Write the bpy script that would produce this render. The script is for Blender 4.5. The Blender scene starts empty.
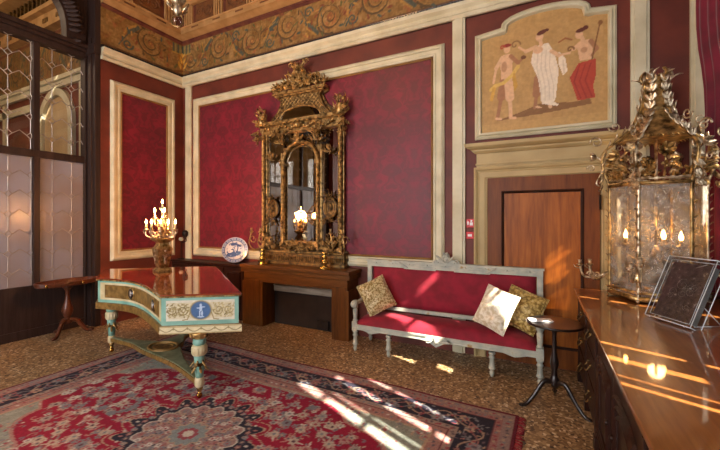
import bpy, bmesh, math, random
import numpy as np
from mathutils import Vector, Matrix
PI = math.pi
S = bpy.context.scene
C = S.collection
rnd = random.Random(7)

# ------------------------------------------------------------------ colours and materials
def lin(c):
    out = []
    for x in c:
        x = x / 255.0
        out.append(x / 12.92 if x <= 0.04045 else ((x + 0.055) / 1.055) ** 2.4)
    return tuple(out)
def L4(c): return lin(c) + (1.0,)

def new_mat(name):
    m = bpy.data.materials.new(name); m.use_nodes = True
    nt = m.node_tree
    return m, nt, nt.nodes['Principled BSDF']
def setp(b, **k):
    names = dict(rough='Roughness', metal='Metallic', coat='Coat Weight', coatr='Coat Roughness', trans='Transmission Weight',
                 ior='IOR', alpha='Alpha', sheen='Sheen Weight', spec='Specular IOR Level')
    for a, v in k.items(): b.inputs[names[a]].default_value = v

def noisy(name, c1, c2, scale=8.0, rough=.5, metal=0., bump=0., stretch=(1,1,1), detail=4., lo=.35, hi=.65, coat=0., bscale=None, sheen=0., coatr=.05, c3=None):
    """two- or three-tone procedural material driven by a noise texture in object coordinates"""
    m, nt, b = new_mat(name)
    tc = nt.nodes.new('ShaderNodeTexCoord'); mp = nt.nodes.new('ShaderNodeMapping')
    mp.inputs['Scale'].default_value = stretch
    nt.links.new(tc.outputs['Object'], mp.inputs['Vector'])
    n = nt.nodes.new('ShaderNodeTexNoise'); n.inputs['Scale'].default_value = scale; n.inputs['Detail'].default_value = detail
    nt.links.new(mp.outputs[0], n.inputs['Vector'])
    r = nt.nodes.new('ShaderNodeValToRGB')
    r.color_ramp.elements[0].position = lo; r.color_ramp.elements[0].color = L4(c1)
    r.color_ramp.elements[1].position = hi; r.color_ramp.elements[1].color = L4(c2)
    if c3:
        e = r.color_ramp.elements.new(min(1, hi + .1)); e.color = L4(c3)
    nt.links.new(n.outputs['Fac'], r.inputs['Fac']); nt.links.new(r.outputs['Color'], b.inputs['Base Color'])
    setp(b, rough=rough, metal=metal, coat=coat, coatr=coatr, sheen=sheen)
    if bump:
        n2 = n
        if bscale:
            n2 = nt.nodes.new('ShaderNodeTexNoise'); n2.inputs['Scale'].default_value = bscale; n2.inputs['Detail'].default_value = 3
            nt.links.new(tc.outputs['Object'], n2.inputs['Vector'])
        bp = nt.nodes.new('ShaderNodeBump'); bp.inputs['Strength'].default_value = bump; bp.inputs['Distance'].default_value = .01
        nt.links.new(n2.outputs['Fac'], bp.inputs['Height']); nt.links.new(bp.outputs['Normal'], b.inputs['Normal'])
    return m

def wood(name, c1, c2, axis='Z', scale=3., rough=.3, coat=.3, coatr=.08, dist=4.):
    m, nt, b = new_mat(name)
    tc = nt.nodes.new('ShaderNodeTexCoord'); mp = nt.nodes.new('ShaderNodeMapping')
    st = dict(X=(.15, 1.6, 1.6), Y=(1.6, .15, 1.6), Z=(1.6, 1.6, .15))[axis]
    mp.inputs['Scale'].default_value = st
    nt.links.new(tc.outputs['Object'], mp.inputs['Vector'])
    n = nt.nodes.new('ShaderNodeTexNoise'); n.inputs['Scale'].default_value = scale * 2; n.inputs['Detail'].default_value = 6; n.inputs['Distortion'].default_value = dist * .25
    nt.links.new(mp.outputs[0], n.inputs['Vector'])
    n2 = nt.nodes.new('ShaderNodeTexNoise'); n2.inputs['Scale'].default_value = scale * 14; n2.inputs['Detail'].default_value = 3
    nt.links.new(mp.outputs[0], n2.inputs['Vector'])
    ma = nt.nodes.new('ShaderNodeMath'); ma.operation = 'MULTIPLY_ADD'; ma.inputs[1].default_value = .35
    nt.links.new(n2.outputs['Fac'], ma.inputs[0]); 
    ms = nt.nodes.new('ShaderNodeMath'); ms.operation = 'MULTIPLY'; ms.inputs[1].default_value = .65
    nt.links.new(n.outputs['Fac'], ms.inputs[0]); nt.links.new(ms.outputs[0], ma.inputs[2])
    r = nt.nodes.new('ShaderNodeValToRGB')
    r.color_ramp.elements[0].position = .36; r.color_ramp.elements[0].color = L4(c1)
    r.color_ramp.elements[1].position = .64; r.color_ramp.elements[1].color = L4(c2)
    nt.links.new(ma.outputs[0], r.inputs['Fac']); nt.links.new(r.outputs['Color'], b.inputs['Base Color'])
    setp(b, rough=rough, coat=coat, coatr=coatr, spec=.25)
    return m

def emis(name, col, strength):
    m, nt, b = new_mat(name)
    b.inputs['Base Color'].default_value = L4(col)
    b.inputs['Emission Color'].default_value = L4(col); b.inputs['Emission Strength'].default_value = strength
    return m

def painted(name, rough=.6, var=.12, scale=40., coat=0., bump=0., metal=0.):
    """takes its pattern from the procedurally drawn colour layer 'paint', broken up by noise"""
    m, nt, b = new_mat(name)
    at = nt.nodes.new('ShaderNodeAttribute'); at.attribute_name = 'paint'
    tc = nt.nodes.new('ShaderNodeTexCoord')
    n = nt.nodes.new('ShaderNodeTexNoise'); n.inputs['Scale'].default_value = scale; n.inputs['Detail'].default_value = 4
    nt.links.new(tc.outputs['Object'], n.inputs['Vector'])
    mr = nt.nodes.new('ShaderNodeMapRange'); mr.inputs['From Min'].default_value = .3; mr.inputs['From Max'].default_value = .7
    mr.inputs['To Min'].default_value = 1 - var; mr.inputs['To Max'].default_value = 1 + var
    nt.links.new(n.outputs['Fac'], mr.inputs['Value'])
    mx = nt.nodes.new('ShaderNodeVectorMath'); mx.operation = 'SCALE'
    nt.links.new(at.outputs['Color'], mx.inputs[0]); nt.links.new(mr.outputs[0], mx.inputs['Scale'])
    nt.links.new(mx.outputs[0], b.inputs['Base Color'])
    setp(b, rough=rough, coat=coat, metal=metal)
    if bump:
        bp = nt.nodes.new('ShaderNodeBump'); bp.inputs['Strength'].default_value = bump; bp.inputs['Distance'].default_value = .004
        nt.links.new(n.outputs['Fac'], bp.inputs['Height']); nt.links.new(bp.outputs['Normal'], b.inputs['Normal'])
    return m

def damask(name, c1, c2, pw=.62, ph=.86):
    """mirrored blotches repeated like the figures of a woven damask"""
    m, nt, b = new_mat(name)
    N = nt.nodes.new; K = nt.links.new
    tc = N('ShaderNodeTexCoord'); sp = N('ShaderNodeSeparateXYZ'); K(tc.outputs['Object'], sp.inputs[0])
    ad = N('ShaderNodeMath'); ad.operation = 'ADD'; K(sp.outputs['X'], ad.inputs[0]); K(sp.outputs['Y'], ad.inputs[1])
    pp = N('ShaderNodeMath'); pp.operation = 'PINGPONG'; pp.inputs[1].default_value = pw / 2; K(ad.outputs[0], pp.inputs[0])
    md = N('ShaderNodeMath'); md.operation = 'FLOORED_MODULO'; md.inputs[1].default_value = ph; K(sp.outputs['Z'], md.inputs[0])
    cb = N('ShaderNodeCombineXYZ'); K(pp.outputs[0], cb.inputs['X']); K(md.outputs[0], cb.inputs['Y'])
    n = N('ShaderNodeTexNoise'); n.inputs['Scale'].default_value = 9.; n.inputs['Detail'].default_value = 3.; n.inputs['Distortion'].default_value = 1.3
    K(cb.outputs[0], n.inputs['Vector'])
    r = N('ShaderNodeValToRGB')
    r.color_ramp.elements[0].position = .44; r.color_ramp.elements[0].color = L4(c1)
    r.color_ramp.elements[1].position = .56; r.color_ramp.elements[1].color = L4(c2)
    K(n.outputs['Fac'], r.inputs['Fac'])
    n2 = N('ShaderNodeTexNoise'); n2.inputs['Scale'].default_value = 2.5; n2.inputs['Detail'].default_value = 4
    K(tc.outputs['Object'], n2.inputs['Vector'])
    mr = N('ShaderNodeMapRange'); mr.inputs['From Min'].default_value = .3; mr.inputs['From Max'].default_value = .7
    mr.inputs['To Min'].default_value = .72; mr.inputs['To Max'].default_value = 1.25; K(n2.outputs['Fac'], mr.inputs['Value'])
    mx = N('ShaderNodeVectorMath'); mx.operation = 'SCALE'; K(r.outputs['Color'], mx.inputs[0]); K(mr.outputs[0], mx.inputs['Scale'])
    K(mx.outputs[0], b.inputs['Base Color'])
    rr = N('ShaderNodeMapRange'); rr.inputs['To Min'].default_value = .42; rr.inputs['To Max'].default_value = .62
    K(n.outputs['Fac'], rr.inputs['Value']); K(rr.outputs[0], b.inputs['Roughness'])
    setp(b, sheen=.15)
    return m

def terrazzo(name):
    m, nt, b = new_mat(name)
    N = nt.nodes.new; K = nt.links.new
    tc = N('ShaderNodeTexCoord')
    v = N('ShaderNodeTexVoronoi'); v.inputs['Scale'].default_value = 52.; K(tc.outputs['Object'], v.inputs['Vector'])
    r = N('ShaderNodeValToRGB'); r.color_ramp.interpolation = 'CONSTANT'
    cols = [(0, (88, 64, 42)), (.2, (142, 112, 76)), (.45, (174, 144, 104)), (.66, (122, 92, 60)), (.8, (216, 196, 162)), (.93, (62, 44, 32))]
    r.color_ramp.elements[0].color = L4(cols[0][1]); r.color_ramp.elements[1].position = cols[1][0]; r.color_ramp.elements[1].color = L4(cols[1][1])
    for p, c in cols[2:]:
        e = r.color_ramp.elements.new(p); e.color = L4(c)
    K(v.outputs['Color'], r.inputs['Fac'])
    n = N('ShaderNodeTexNoise'); n.inputs['Scale'].default_value = 1.6; n.inputs['Detail'].default_value = 5; K(tc.outputs['Object'], n.inputs['Vector'])
    mr = N('ShaderNodeMapRange'); mr.inputs['From Min'].default_value = .3; mr.inputs['From Max'].default_value = .7
    mr.inputs['To Min'].default_value = .85; mr.inputs['To Max'].default_value = 1.12; K(n.outputs['Fac'], mr.inputs['Value'])
    mx = N('ShaderNodeVectorMath'); mx.operation = 'SCALE'; K(r.outputs['Color'], mx.inputs[0]); K(mr.outputs[0], mx.inputs['Scale'])
    K(mx.outputs[0], b.inputs['Base Color']); setp(b, rough=.42)
    return m

def glassy(name, col=(255, 255, 255), rough=.0, alpha_mix=.85, bump=0.):
    """thin clear pane: mostly see-through with a real reflection on top"""
    m, nt, b = new_mat(name)
    N = nt.nodes.new; K = nt.links.new
    out = nt.nodes['Material Output']
    t = N('ShaderNodeBsdfTransparent'); t.inputs['Color'].default_value = L4(col)
    g = N('ShaderNodeBsdfGlossy'); g.inputs['Roughness'].default_value = rough
    lw = N('ShaderNodeLayerWeight'); lw.inputs['Blend'].default_value = .5
    pw_ = N('ShaderNodeMath'); pw_.operation = 'POWER'; pw_.inputs[1].default_value = 4.; K(lw.outputs['Facing'], pw_.inputs[0])
    fr = N('ShaderNodeMath'); fr.operation = 'MULTIPLY_ADD'; fr.inputs[1].default_value = .6; fr.inputs[2].default_value = .04; K(pw_.outputs[0], fr.inputs[0])
    mx = N('ShaderNodeMixShader'); K(fr.outputs[0], mx.inputs[0]); K(t.outputs[0], mx.inputs[1]); K(g.outputs[0], mx.inputs[2])
    if bump:
        tc = N('ShaderNodeTexCoord'); n = N('ShaderNodeTexNoise'); n.inputs['Scale'].default_value = 14; n.inputs['Detail'].default_value = 4
        K(tc.outputs['Object'], n.inputs['Vector'])
        bp = N('ShaderNodeBump'); bp.inputs['Strength'].default_value = bump; bp.inputs['Distance'].default_value = .03
        K(n.outputs['Fac'], bp.inputs['Height']); K(bp.outputs[0], g.inputs['Normal'])
        d = N('ShaderNodeBsdfDiffuse'); d.inputs['Color'].default_value = L4((190, 186, 178))
        r = N('ShaderNodeMapRange'); r.inputs['From Min'].default_value = .35; r.inputs['From Max'].default_value = .8; r.inputs['To Max'].default_value = .55; r.inputs['To Min'].default_value = .06
        K(n.outputs['Fac'], r.inputs['Value'])
        m2 = N('ShaderNodeMixShader'); K(r.outputs[0], m2.inputs[0]); K(mx.outputs[0], m2.inputs[1]); K(d.outputs[0], m2.inputs[2])
        K(m2.outputs[0], out.inputs['Surface'])
    else:
        K(mx.outputs[0], out.inputs['Surface'])
    return m

def frosted(name, c1, c2):
    m, nt, b = new_mat(name)
    N = nt.nodes.new; K = nt.links.new
    out = nt.nodes['Material Output']
    tc = N('ShaderNodeTexCoord'); n = N('ShaderNodeTexNoise'); n.inputs['Scale'].default_value = 1.6; n.inputs['Detail'].default_value = 2
    K(tc.outputs['Object'], n.inputs['Vector'])
    r = N('ShaderNodeValToRGB'); r.color_ramp.elements[0].position = .38; r.color_ramp.elements[0].color = L4(c1)
    r.color_ramp.elements[1].position = .62; r.color_ramp.elements[1].color = L4(c2); K(n.outputs['Fac'], r.inputs['Fac'])
    tr = N('ShaderNodeBsdfTranslucent'); K(r.outputs[0], tr.inputs['Color'])
    K(r.outputs[0], b.inputs['Base Color']); setp(b, rough=.25, spec=.6)
    mx = N('ShaderNodeMixShader'); mx.inputs[0].default_value = .45
    K(b.outputs[0], mx.inputs[1]); K(tr.outputs[0], mx.inputs[2]); K(mx.outputs[0], out.inputs['Surface'])
    return m

M = dict(
    redwall=noisy('dark_red_wall_paint', (86, 34, 21), (112, 47, 30), 3., .6, bump=.05),
    cream=noisy('cream_marbled_paint', (192, 184, 150), (214, 208, 178), 4., .55, detail=6),
    creamdark=noisy('ochre_cream_paint', (172, 148, 100), (190, 168, 118), 2.5, .6, detail=6),
    damask=damask('crimson_damask', (96, 8, 27), (118, 13, 38)),
    ochre=noisy('ochre_cornice_paint', (164, 124, 74), (188, 148, 96), 6., .55),
    ochredk=noisy('cornice_brown', (92, 56, 28), (126, 80, 40), 9., .6),
    ceil=noisy('ceiling_dark_red', (80, 30, 22), (110, 60, 36), 6., .7),
    plaster=noisy('warm_plaster', (176, 150, 108), (196, 170, 126), 2., .8),
    floor=terrazzo('terrazzo_chips'),
    darkwood=wood('dark_stained_wood', (40, 28, 25), (58, 43, 38), 'Z', rough=.5, coat=.0),
    door=wood('cherry_door_veneer', (122, 62, 14), (170, 98, 30), 'Z', scale=2.2, rough=.42, coat=.0, coatr=.2, dist=8),
    doordk=wood('cherry_door_frame', (96, 48, 12), (128, 70, 22), 'Z', scale=3, rough=.45, coat=.0, coatr=.2),
    mantel=wood('walnut_mantel', (72, 40, 10), (108, 64, 20), 'X', rough=.42, coat=.0),
    mantelv=wood('walnut_upright', (72, 40, 10), (108, 64, 20), 'Z', rough=.42, coat=.0),
    board=wood('polished_sideboard_top', (122, 70, 30), (162, 102, 50), 'Y', scale=2.5, rough=.3, coat=1., coatr=.05),
    mahog=wood('dark_mahogany', (32, 15, 10), (56, 28, 17), 'Z', rough=.4, coat=.12),
    ebony=noisy('ebonised_wood', (20, 13, 12), (36, 24, 20), 10, .3, coat=.4),
    traywood=wood('red_mahogany', (66, 32, 18), (100, 54, 32), 'X', rough=.35, coat=.3),
    gold=noisy('gilding_with_highlights', (82, 60, 30), (216, 178, 112), 18., .34, metal=.7, bump=.15, bscale=60),  # dark-to-pale ramp paints highlights into the gilding
    golddk=noisy('dark_gilding', (48, 34, 18), (150, 116, 64), 20., .42, metal=.6, bump=.3, bscale=50),
    goldbr=noisy('bright_gilt_metal', (116, 92, 58), (240, 222, 188), 20., .3, metal=.85, bump=.25, bscale=50),  # pale ramp end stands in for highlights on the gilt
    brass=noisy('polished_brass', (170, 130, 60), (210, 170, 90), 10., .22, metal=1.),
    silvergilt=noisy('silver_gilt', (120, 94, 50), (212, 182, 120), 22., .28, metal=.85, bump=.3, bscale=45),
    iron=noisy('blackened_iron', (26, 22, 20), (46, 38, 32), 12., .5, metal=.5),
    mirror=noisy('old_mirror_glass', (150, 146, 136), (176, 170, 160), 3., .02, metal=1.),
    came=noisy('grey_lead_came', (158, 148, 138), (186, 176, 164), 9., .4, metal=.4),
    clear=glassy('clear_glass'),
    ripple=glassy('rippled_lantern_glass', (235, 228, 215), .08, bump=.8),
    frost=frosted('frosted_glass', (172, 162, 162), (178, 180, 196)),
    acrylic=glassy('clear_acrylic', (245, 248, 250)),
    acryledge=noisy('acrylic_edge', (206, 210, 212), (228, 232, 234), 5., .15),
    velvet=noisy('crimson_velvet', (118, 4, 26), (142, 8, 38), 9., .8, sheen=.04),
    sofapaint=noisy('pale_blue_grey_paint', (158, 162, 150), (190, 188, 168), 10., .5, c3=(160, 128, 72)),
    creampaint=noisy('cream_piano_paint', (196, 178, 132), (222, 206, 166), 8., .4),
    teal=noisy('pale_teal_paint', (116, 162, 146), (140, 184, 166), 8., .4),
    olive=noisy('olive_painted_ground', (96, 100, 72), (130, 134, 104), 14., .5),
    pgold=noisy('piano_gilt_ground', (112, 84, 40), (160, 124, 66), 18., .4, metal=.3),
    lid=noisy('red_brown_lacquer', (112, 44, 22), (136, 60, 32), 5., .12, coat=1., coatr=.02),
    cushgold=noisy('gold_brocade', (124, 96, 30), (196, 166, 92), 34., .5, bump=.2, sheen=.3, lo=.42, hi=.58, c3=(206, 186, 130)),
    cushpat=noisy('patterned_gold_brocade', (140, 112, 50), (210, 190, 140), 48., .5, bump=.2, sheen=.3, lo=.44, hi=.56),
    cushwhite=noisy('cream_brocade', (204, 188, 152), (236, 228, 206), 26., .5, bump=.25, sheen=.3, lo=.42, hi=.58),
    fillet=noisy('dull_gilt_fillet', (128, 94, 46), (156, 118, 64), 6., .45, metal=.3),
    stone=noisy('pale_grey_stone', (150, 138, 120), (186, 174, 154), 9., .5, stretch=(.4, 1, 3)),
    soot=noisy('sooty_firebox', (26, 18, 14), (44, 32, 24), 5., .8),
    curtain=noisy('dark_crimson_velvet', (92, 6, 30), (118, 12, 42), 6., .8, sheen=.3),
    redsign=noisy('red_sign', (196, 20, 28), (206, 26, 32), 3., .4),
    white=noisy('white_paint', (226, 224, 220), (236, 234, 230), 3., .5),
    plaque=noisy('dark_tooled_leather', (66, 50, 46), (98, 80, 74), 36., .35, bump=.4, coat=.3, c3=(176, 166, 160)),
    greyboard=noisy('grey_book_edge', (126, 128, 122), (150, 150, 144), 5., .4),
    fringe=noisy('red_fringe', (130, 16, 34), (170, 60, 60), 60., .8),
    bulb=emis('lit_candle_bulb', (255, 190, 110), 60.),
    bulb2=emis('lit_lantern_bulb', (255, 196, 120), 60.),
    candle=noisy('ivory_candle', (222, 204, 160), (236, 222, 184), 6., .5),
    pnt=painted('oil_painted_surface', .6, .1, 30.),
    rugm=painted('wool_carpet', .95, .16, 120., bump=.4),
    china=painted('glazed_china', .15, .03, 20., coat=.6),
    skyl=noisy('distant_wall', (150, 120, 80), (170, 140, 96), 2., .8),
)

# ------------------------------------------------------------------ mesh building
class MB:
    def __init__(s): s.v = []; s.f = []; s.sm = []; s.mi = []; s.T = Matrix.Identity(4); s.m = 0
    def add(s, vs, fs, smooth=False):
        o = len(s.v)
        s.v += [tuple(s.T @ Vector(p)) for p in vs]
        for f in fs:
            s.f.append(tuple(i + o for i in f)); s.sm.append(smooth); s.mi.append(s.m)
        return s
    def box(s, a, b):
        (x0, y0, z0), (x1, y1, z1) = a, b
        if x0 > x1: x0, x1 = x1, x0
        if y0 > y1: y0, y1 = y1, y0
        if z0 > z1: z0, z1 = z1, z0
        return s.add([(x0,y0,z0),(x1,y0,z0),(x1,y1,z0),(x0,y1,z0),(x0,y0,z1),(x1,y0,z1),(x1,y1,z1),(x0,y1,z1)],
              [(0,3,2,1),(4,5,6,7),(0,1,5,4),(1,2,6,5),(2,3,7,6),(3,0,4,7)])
    def prism(s, poly, z0, z1, smooth=False):
        n = len(poly)
        a = sum(poly[i][0]*poly[(i+1)%n][1]-poly[(i+1)%n][0]*poly[i][1] for i in range(n))
        if a < 0: poly = poly[::-1]
        vs = [(x,y,z0) for x,y in poly] + [(x,y,z1) for x,y in poly]
        s.add(vs, [tuple(range(n))[::-1], tuple(range(n, 2*n))])
        o = len(s.v) - 2*n
        for i in range(n):
            j = (i+1) % n
            s.f.append((o+i, o+j, o+n+j, o+n+i)); s.sm.append(smooth); s.mi.append(s.m)
        return s
    def prism_y(s, poly, y0, y1):
        """polygon in the x-z plane, thickness along y"""
        T0 = s.T; s.T = T0 @ Matrix(((1,0,0,0),(0,0,1,0),(0,1,0,0),(0,0,0,1)))
        s.prism(poly, y0, y1); s.T = T0
        k = len(poly) + 2
        for i in range(len(s.f)-k, len(s.f)): s.f[i] = s.f[i][::-1]
        return s
    def lathe(s, prof, c=(0,0,0), n=16, smooth=True, scale=(1,1), twist=0.):
        vs = []; fs = []
        for k, (r, z) in enumerate(prof):
            for i in range(n):
                a = 2*PI*i/n + twist
                vs.append((c[0]+max(r,1e-4)*math.cos(a)*scale[0], c[1]+max(r,1e-4)*math.sin(a)*scale[1], c[2]+z))
        for k in range(len(prof)-1):
            for i in range(n):
                j = (i+1) % n
                q = (k*n+i, k*n+j, (k+1)*n+j, (k+1)*n+i)
                fs.append(q if prof[-1][1] >= prof[0][1] else q[::-1])
        b = tuple(range(n)); t = tuple((len(prof)-1)*n+i for i in range(n))
        fs += [b[::-1], t] if prof[-1][1] >= prof[0][1] else [b, t[::-1]]
        return s.add(vs, fs, smooth)
    def sphere(s, c, r, n=8, sc=(1,1,1)):
        m = max(4, n//2+1)
        prof = [(math.sin(PI*k/m), -math.cos(PI*k/m)) for k in range(m+1)]
        vs = []; fs = []
        for (a, z) in prof:
            for i in range(n):
                t = 2*PI*i/n
                vs.append((c[0]+r*sc[0]*max(a,1e-3)*math.cos(t), c[1]+r*sc[1]*max(a,1e-3)*math.sin(t), c[2]+r*sc[2]*z))
        for k in range(m):
            for i in range(n):
                j = (i+1)%n; fs.append((k*n+i, k*n+j, (k+1)*n+j, (k+1)*n+i))
        fs += [tuple(range(n))[::-1], tuple(m*n+i for i in range(n))]
        return s.add(vs, fs, True)
    def sweep(s, path, w, th=None, n=6, up=(0,0,1), smooth=True, closed=False, rot=0.):
        """tube of elliptical section along a path; w / th are numbers or per-point lists (half sizes)"""
        P = [Vector(p) for p in path]; N = len(P)
        if not hasattr(w, '__len__'): w = [w]*N
        if th is None: th = w
        if not hasattr(th, '__len__'): th = [th]*N
        vs = []; fs = []; U = Vector(up)
        prev = None
        for k in range(N):
            if closed: t = P[(k+1)%N] - P[(k-1)%N]
            else: t = P[min(k+1,N-1)] - P[max(k-1,0)]
            if t.length < 1e-9: t = Vector((0,0,1))
            t.normalize()
            a = t.cross(U if prev is None else prev)
            if prev is None:
                if a.length < 1e-3: a = t.cross(Vector((1,0,0)))
                a.normalize(); b = a.cross(t).normalized()
            else:
                b = prev - t*prev.dot(t)
                if b.length < 1e-4: b = Vector((1,0,0)) - t*t.x
                b.normalize(); a = t.cross(b).normalized()
            prev = b
            for i in range(n):
                q = 2*PI*i/n + rot
                vs.append(tuple(P[k] + a*(w[k]*math.cos(q)) + b*(th[k]*math.sin(q))))
        R = N if closed else N-1
        for k in range(R):
            for i in range(n):
                j = (i+1)%n; k2 = (k+1)%N
                fs.append((k*n+i, k2*n+i, k2*n+j, k*n+j)[::-1])
        if not closed:
            fs += [tuple(range(n))[::-1], tuple((N-1)*n+i for i in range(n))]
        return s.add(vs, fs, smooth)
    def leaf(s, base, d, nrm, L, W, curl=.4, th=.004, n=5):
        """pointed leaf: from base along d, curling towards nrm"""
        d = Vector(d).normalized(); nr = Vector(nrm); nr = (nr - d*nr.dot(d))
        if nr.length < 1e-3: nr = Vector((0,-1,0)) if abs(d.y) < .9 else Vector((1,0,0))
        nr.normalize(); b = Vector(base)
        pts = []; ws = []
        for k in range(n+1):
            t = k/n
            pts.append(tuple(b + d*(L*math.sin(t*(1+curl*.6))/math.sin(1+curl*.6)) + nr*(L*curl*t*t)))
            ws.append(max(.0015, W*math.sin(PI*(t*.82+.14))))
        return s.sweep(pts, ws, [max(.0012, x*.25+th*.3) for x in ws], n=6, up=tuple(nr))
    def rope(s, a, b, r, turns, amp=.35, n=8):
        """twisted column: two strands wound round each other"""
        A = Vector(a); B = Vector(b); d = (B-A); L = d.length; d.normalize()
        u = d.cross(Vector((0,1,0)));
        if u.length < .1: u = d.cross(Vector((1,0,0)))
        u.normalize(); v = d.cross(u)
        steps = max(8, int(turns*6))
        for ph in (0, PI):
            s.sweep([tuple(A + d*(L*k/steps) + (u*math.cos(ph+2*PI*turns*k/steps) + v*math.sin(ph+2*PI*turns*k/steps))*r*.5) for k in range(steps+1)], r*.62, n=5)
        return s
    def spiral(s, c, r0, r1, turns, rad, u=(1,0,0), v=(0,0,1), start=0., n=5, taper=.6, steps=None):
        c = Vector(c); u = Vector(u); v = Vector(v); st = steps or max(8, int(abs(turns)*10)); pts = []
        for k in range(st+1):
            t = k/st; r = r0+(r1-r0)*t; a = start+2*PI*turns*t
            pts.append(tuple(c+u*(r*math.cos(a))+v*(r*math.sin(a))))
        return s.sweep(pts, [rad*(1-(1-taper)*k/st) for k in range(st+1)], n=n)

def thing(name, label, cat, loc=(0,0,0), group=None):
    o = bpy.data.objects.new(name, None); C.objects.link(o); o.location = loc; o.empty_display_size = .1
    o['label'] = label; o['category'] = cat
    if group: o['group'] = group
    return o
def org(p):
    v = Vector((0,0,0))
    while p is not None: v += p.location; p = p.parent
    return v
def obj(name, mb, mat, parent=None, loc=None, bevel=0., label=None, subsurf=0, solid=0.):
    me = bpy.data.meshes.new(name)
    o = bpy.data.objects.new(name, me)
    if parent is not None: o.parent = parent; base = org(parent)
    else:
        base = Vector(loc) if loc else Vector((0,0,0)); o.location = base
    me.from_pydata([(x-base.x, y-base.y, z-base.z) for x, y, z in mb.v], [], mb.f)
    me.polygons.foreach_set('use_smooth', mb.sm)
    mats = mat if isinstance(mat, (list, tuple)) else [mat]
    for m in mats: me.materials.append(M[m] if isinstance(m, str) else m)
    if len(mats) > 1: me.polygons.foreach_set('material_index', mb.mi)
    me.update(); C.objects.link(o)
    if bevel:
        b = o.modifiers.new('bevel', 'BEVEL'); b.width = bevel; b.segments = 2; b.limit_method = 'ANGLE'
    if solid:
        b = o.modifiers.new('solid', 'SOLIDIFY'); b.thickness = solid; b.offset = 0
    if subsurf:
        b = o.modifiers.new('sub', 'SUBSURF'); b.levels = subsurf; b.render_levels = subsurf
    if label: o['label'] = label
    return o
def tag(o, label, cat, group=None):
    o['label'] = label; o['category'] = cat
    if group: o['group'] = group
    return o
def struct(name, mb, mat, bevel=0., parent=None, loc=None):
    o = obj(name, mb, mat, parent, loc, bevel)
    if parent is None: o['kind'] = 'structure'
    return o

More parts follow.
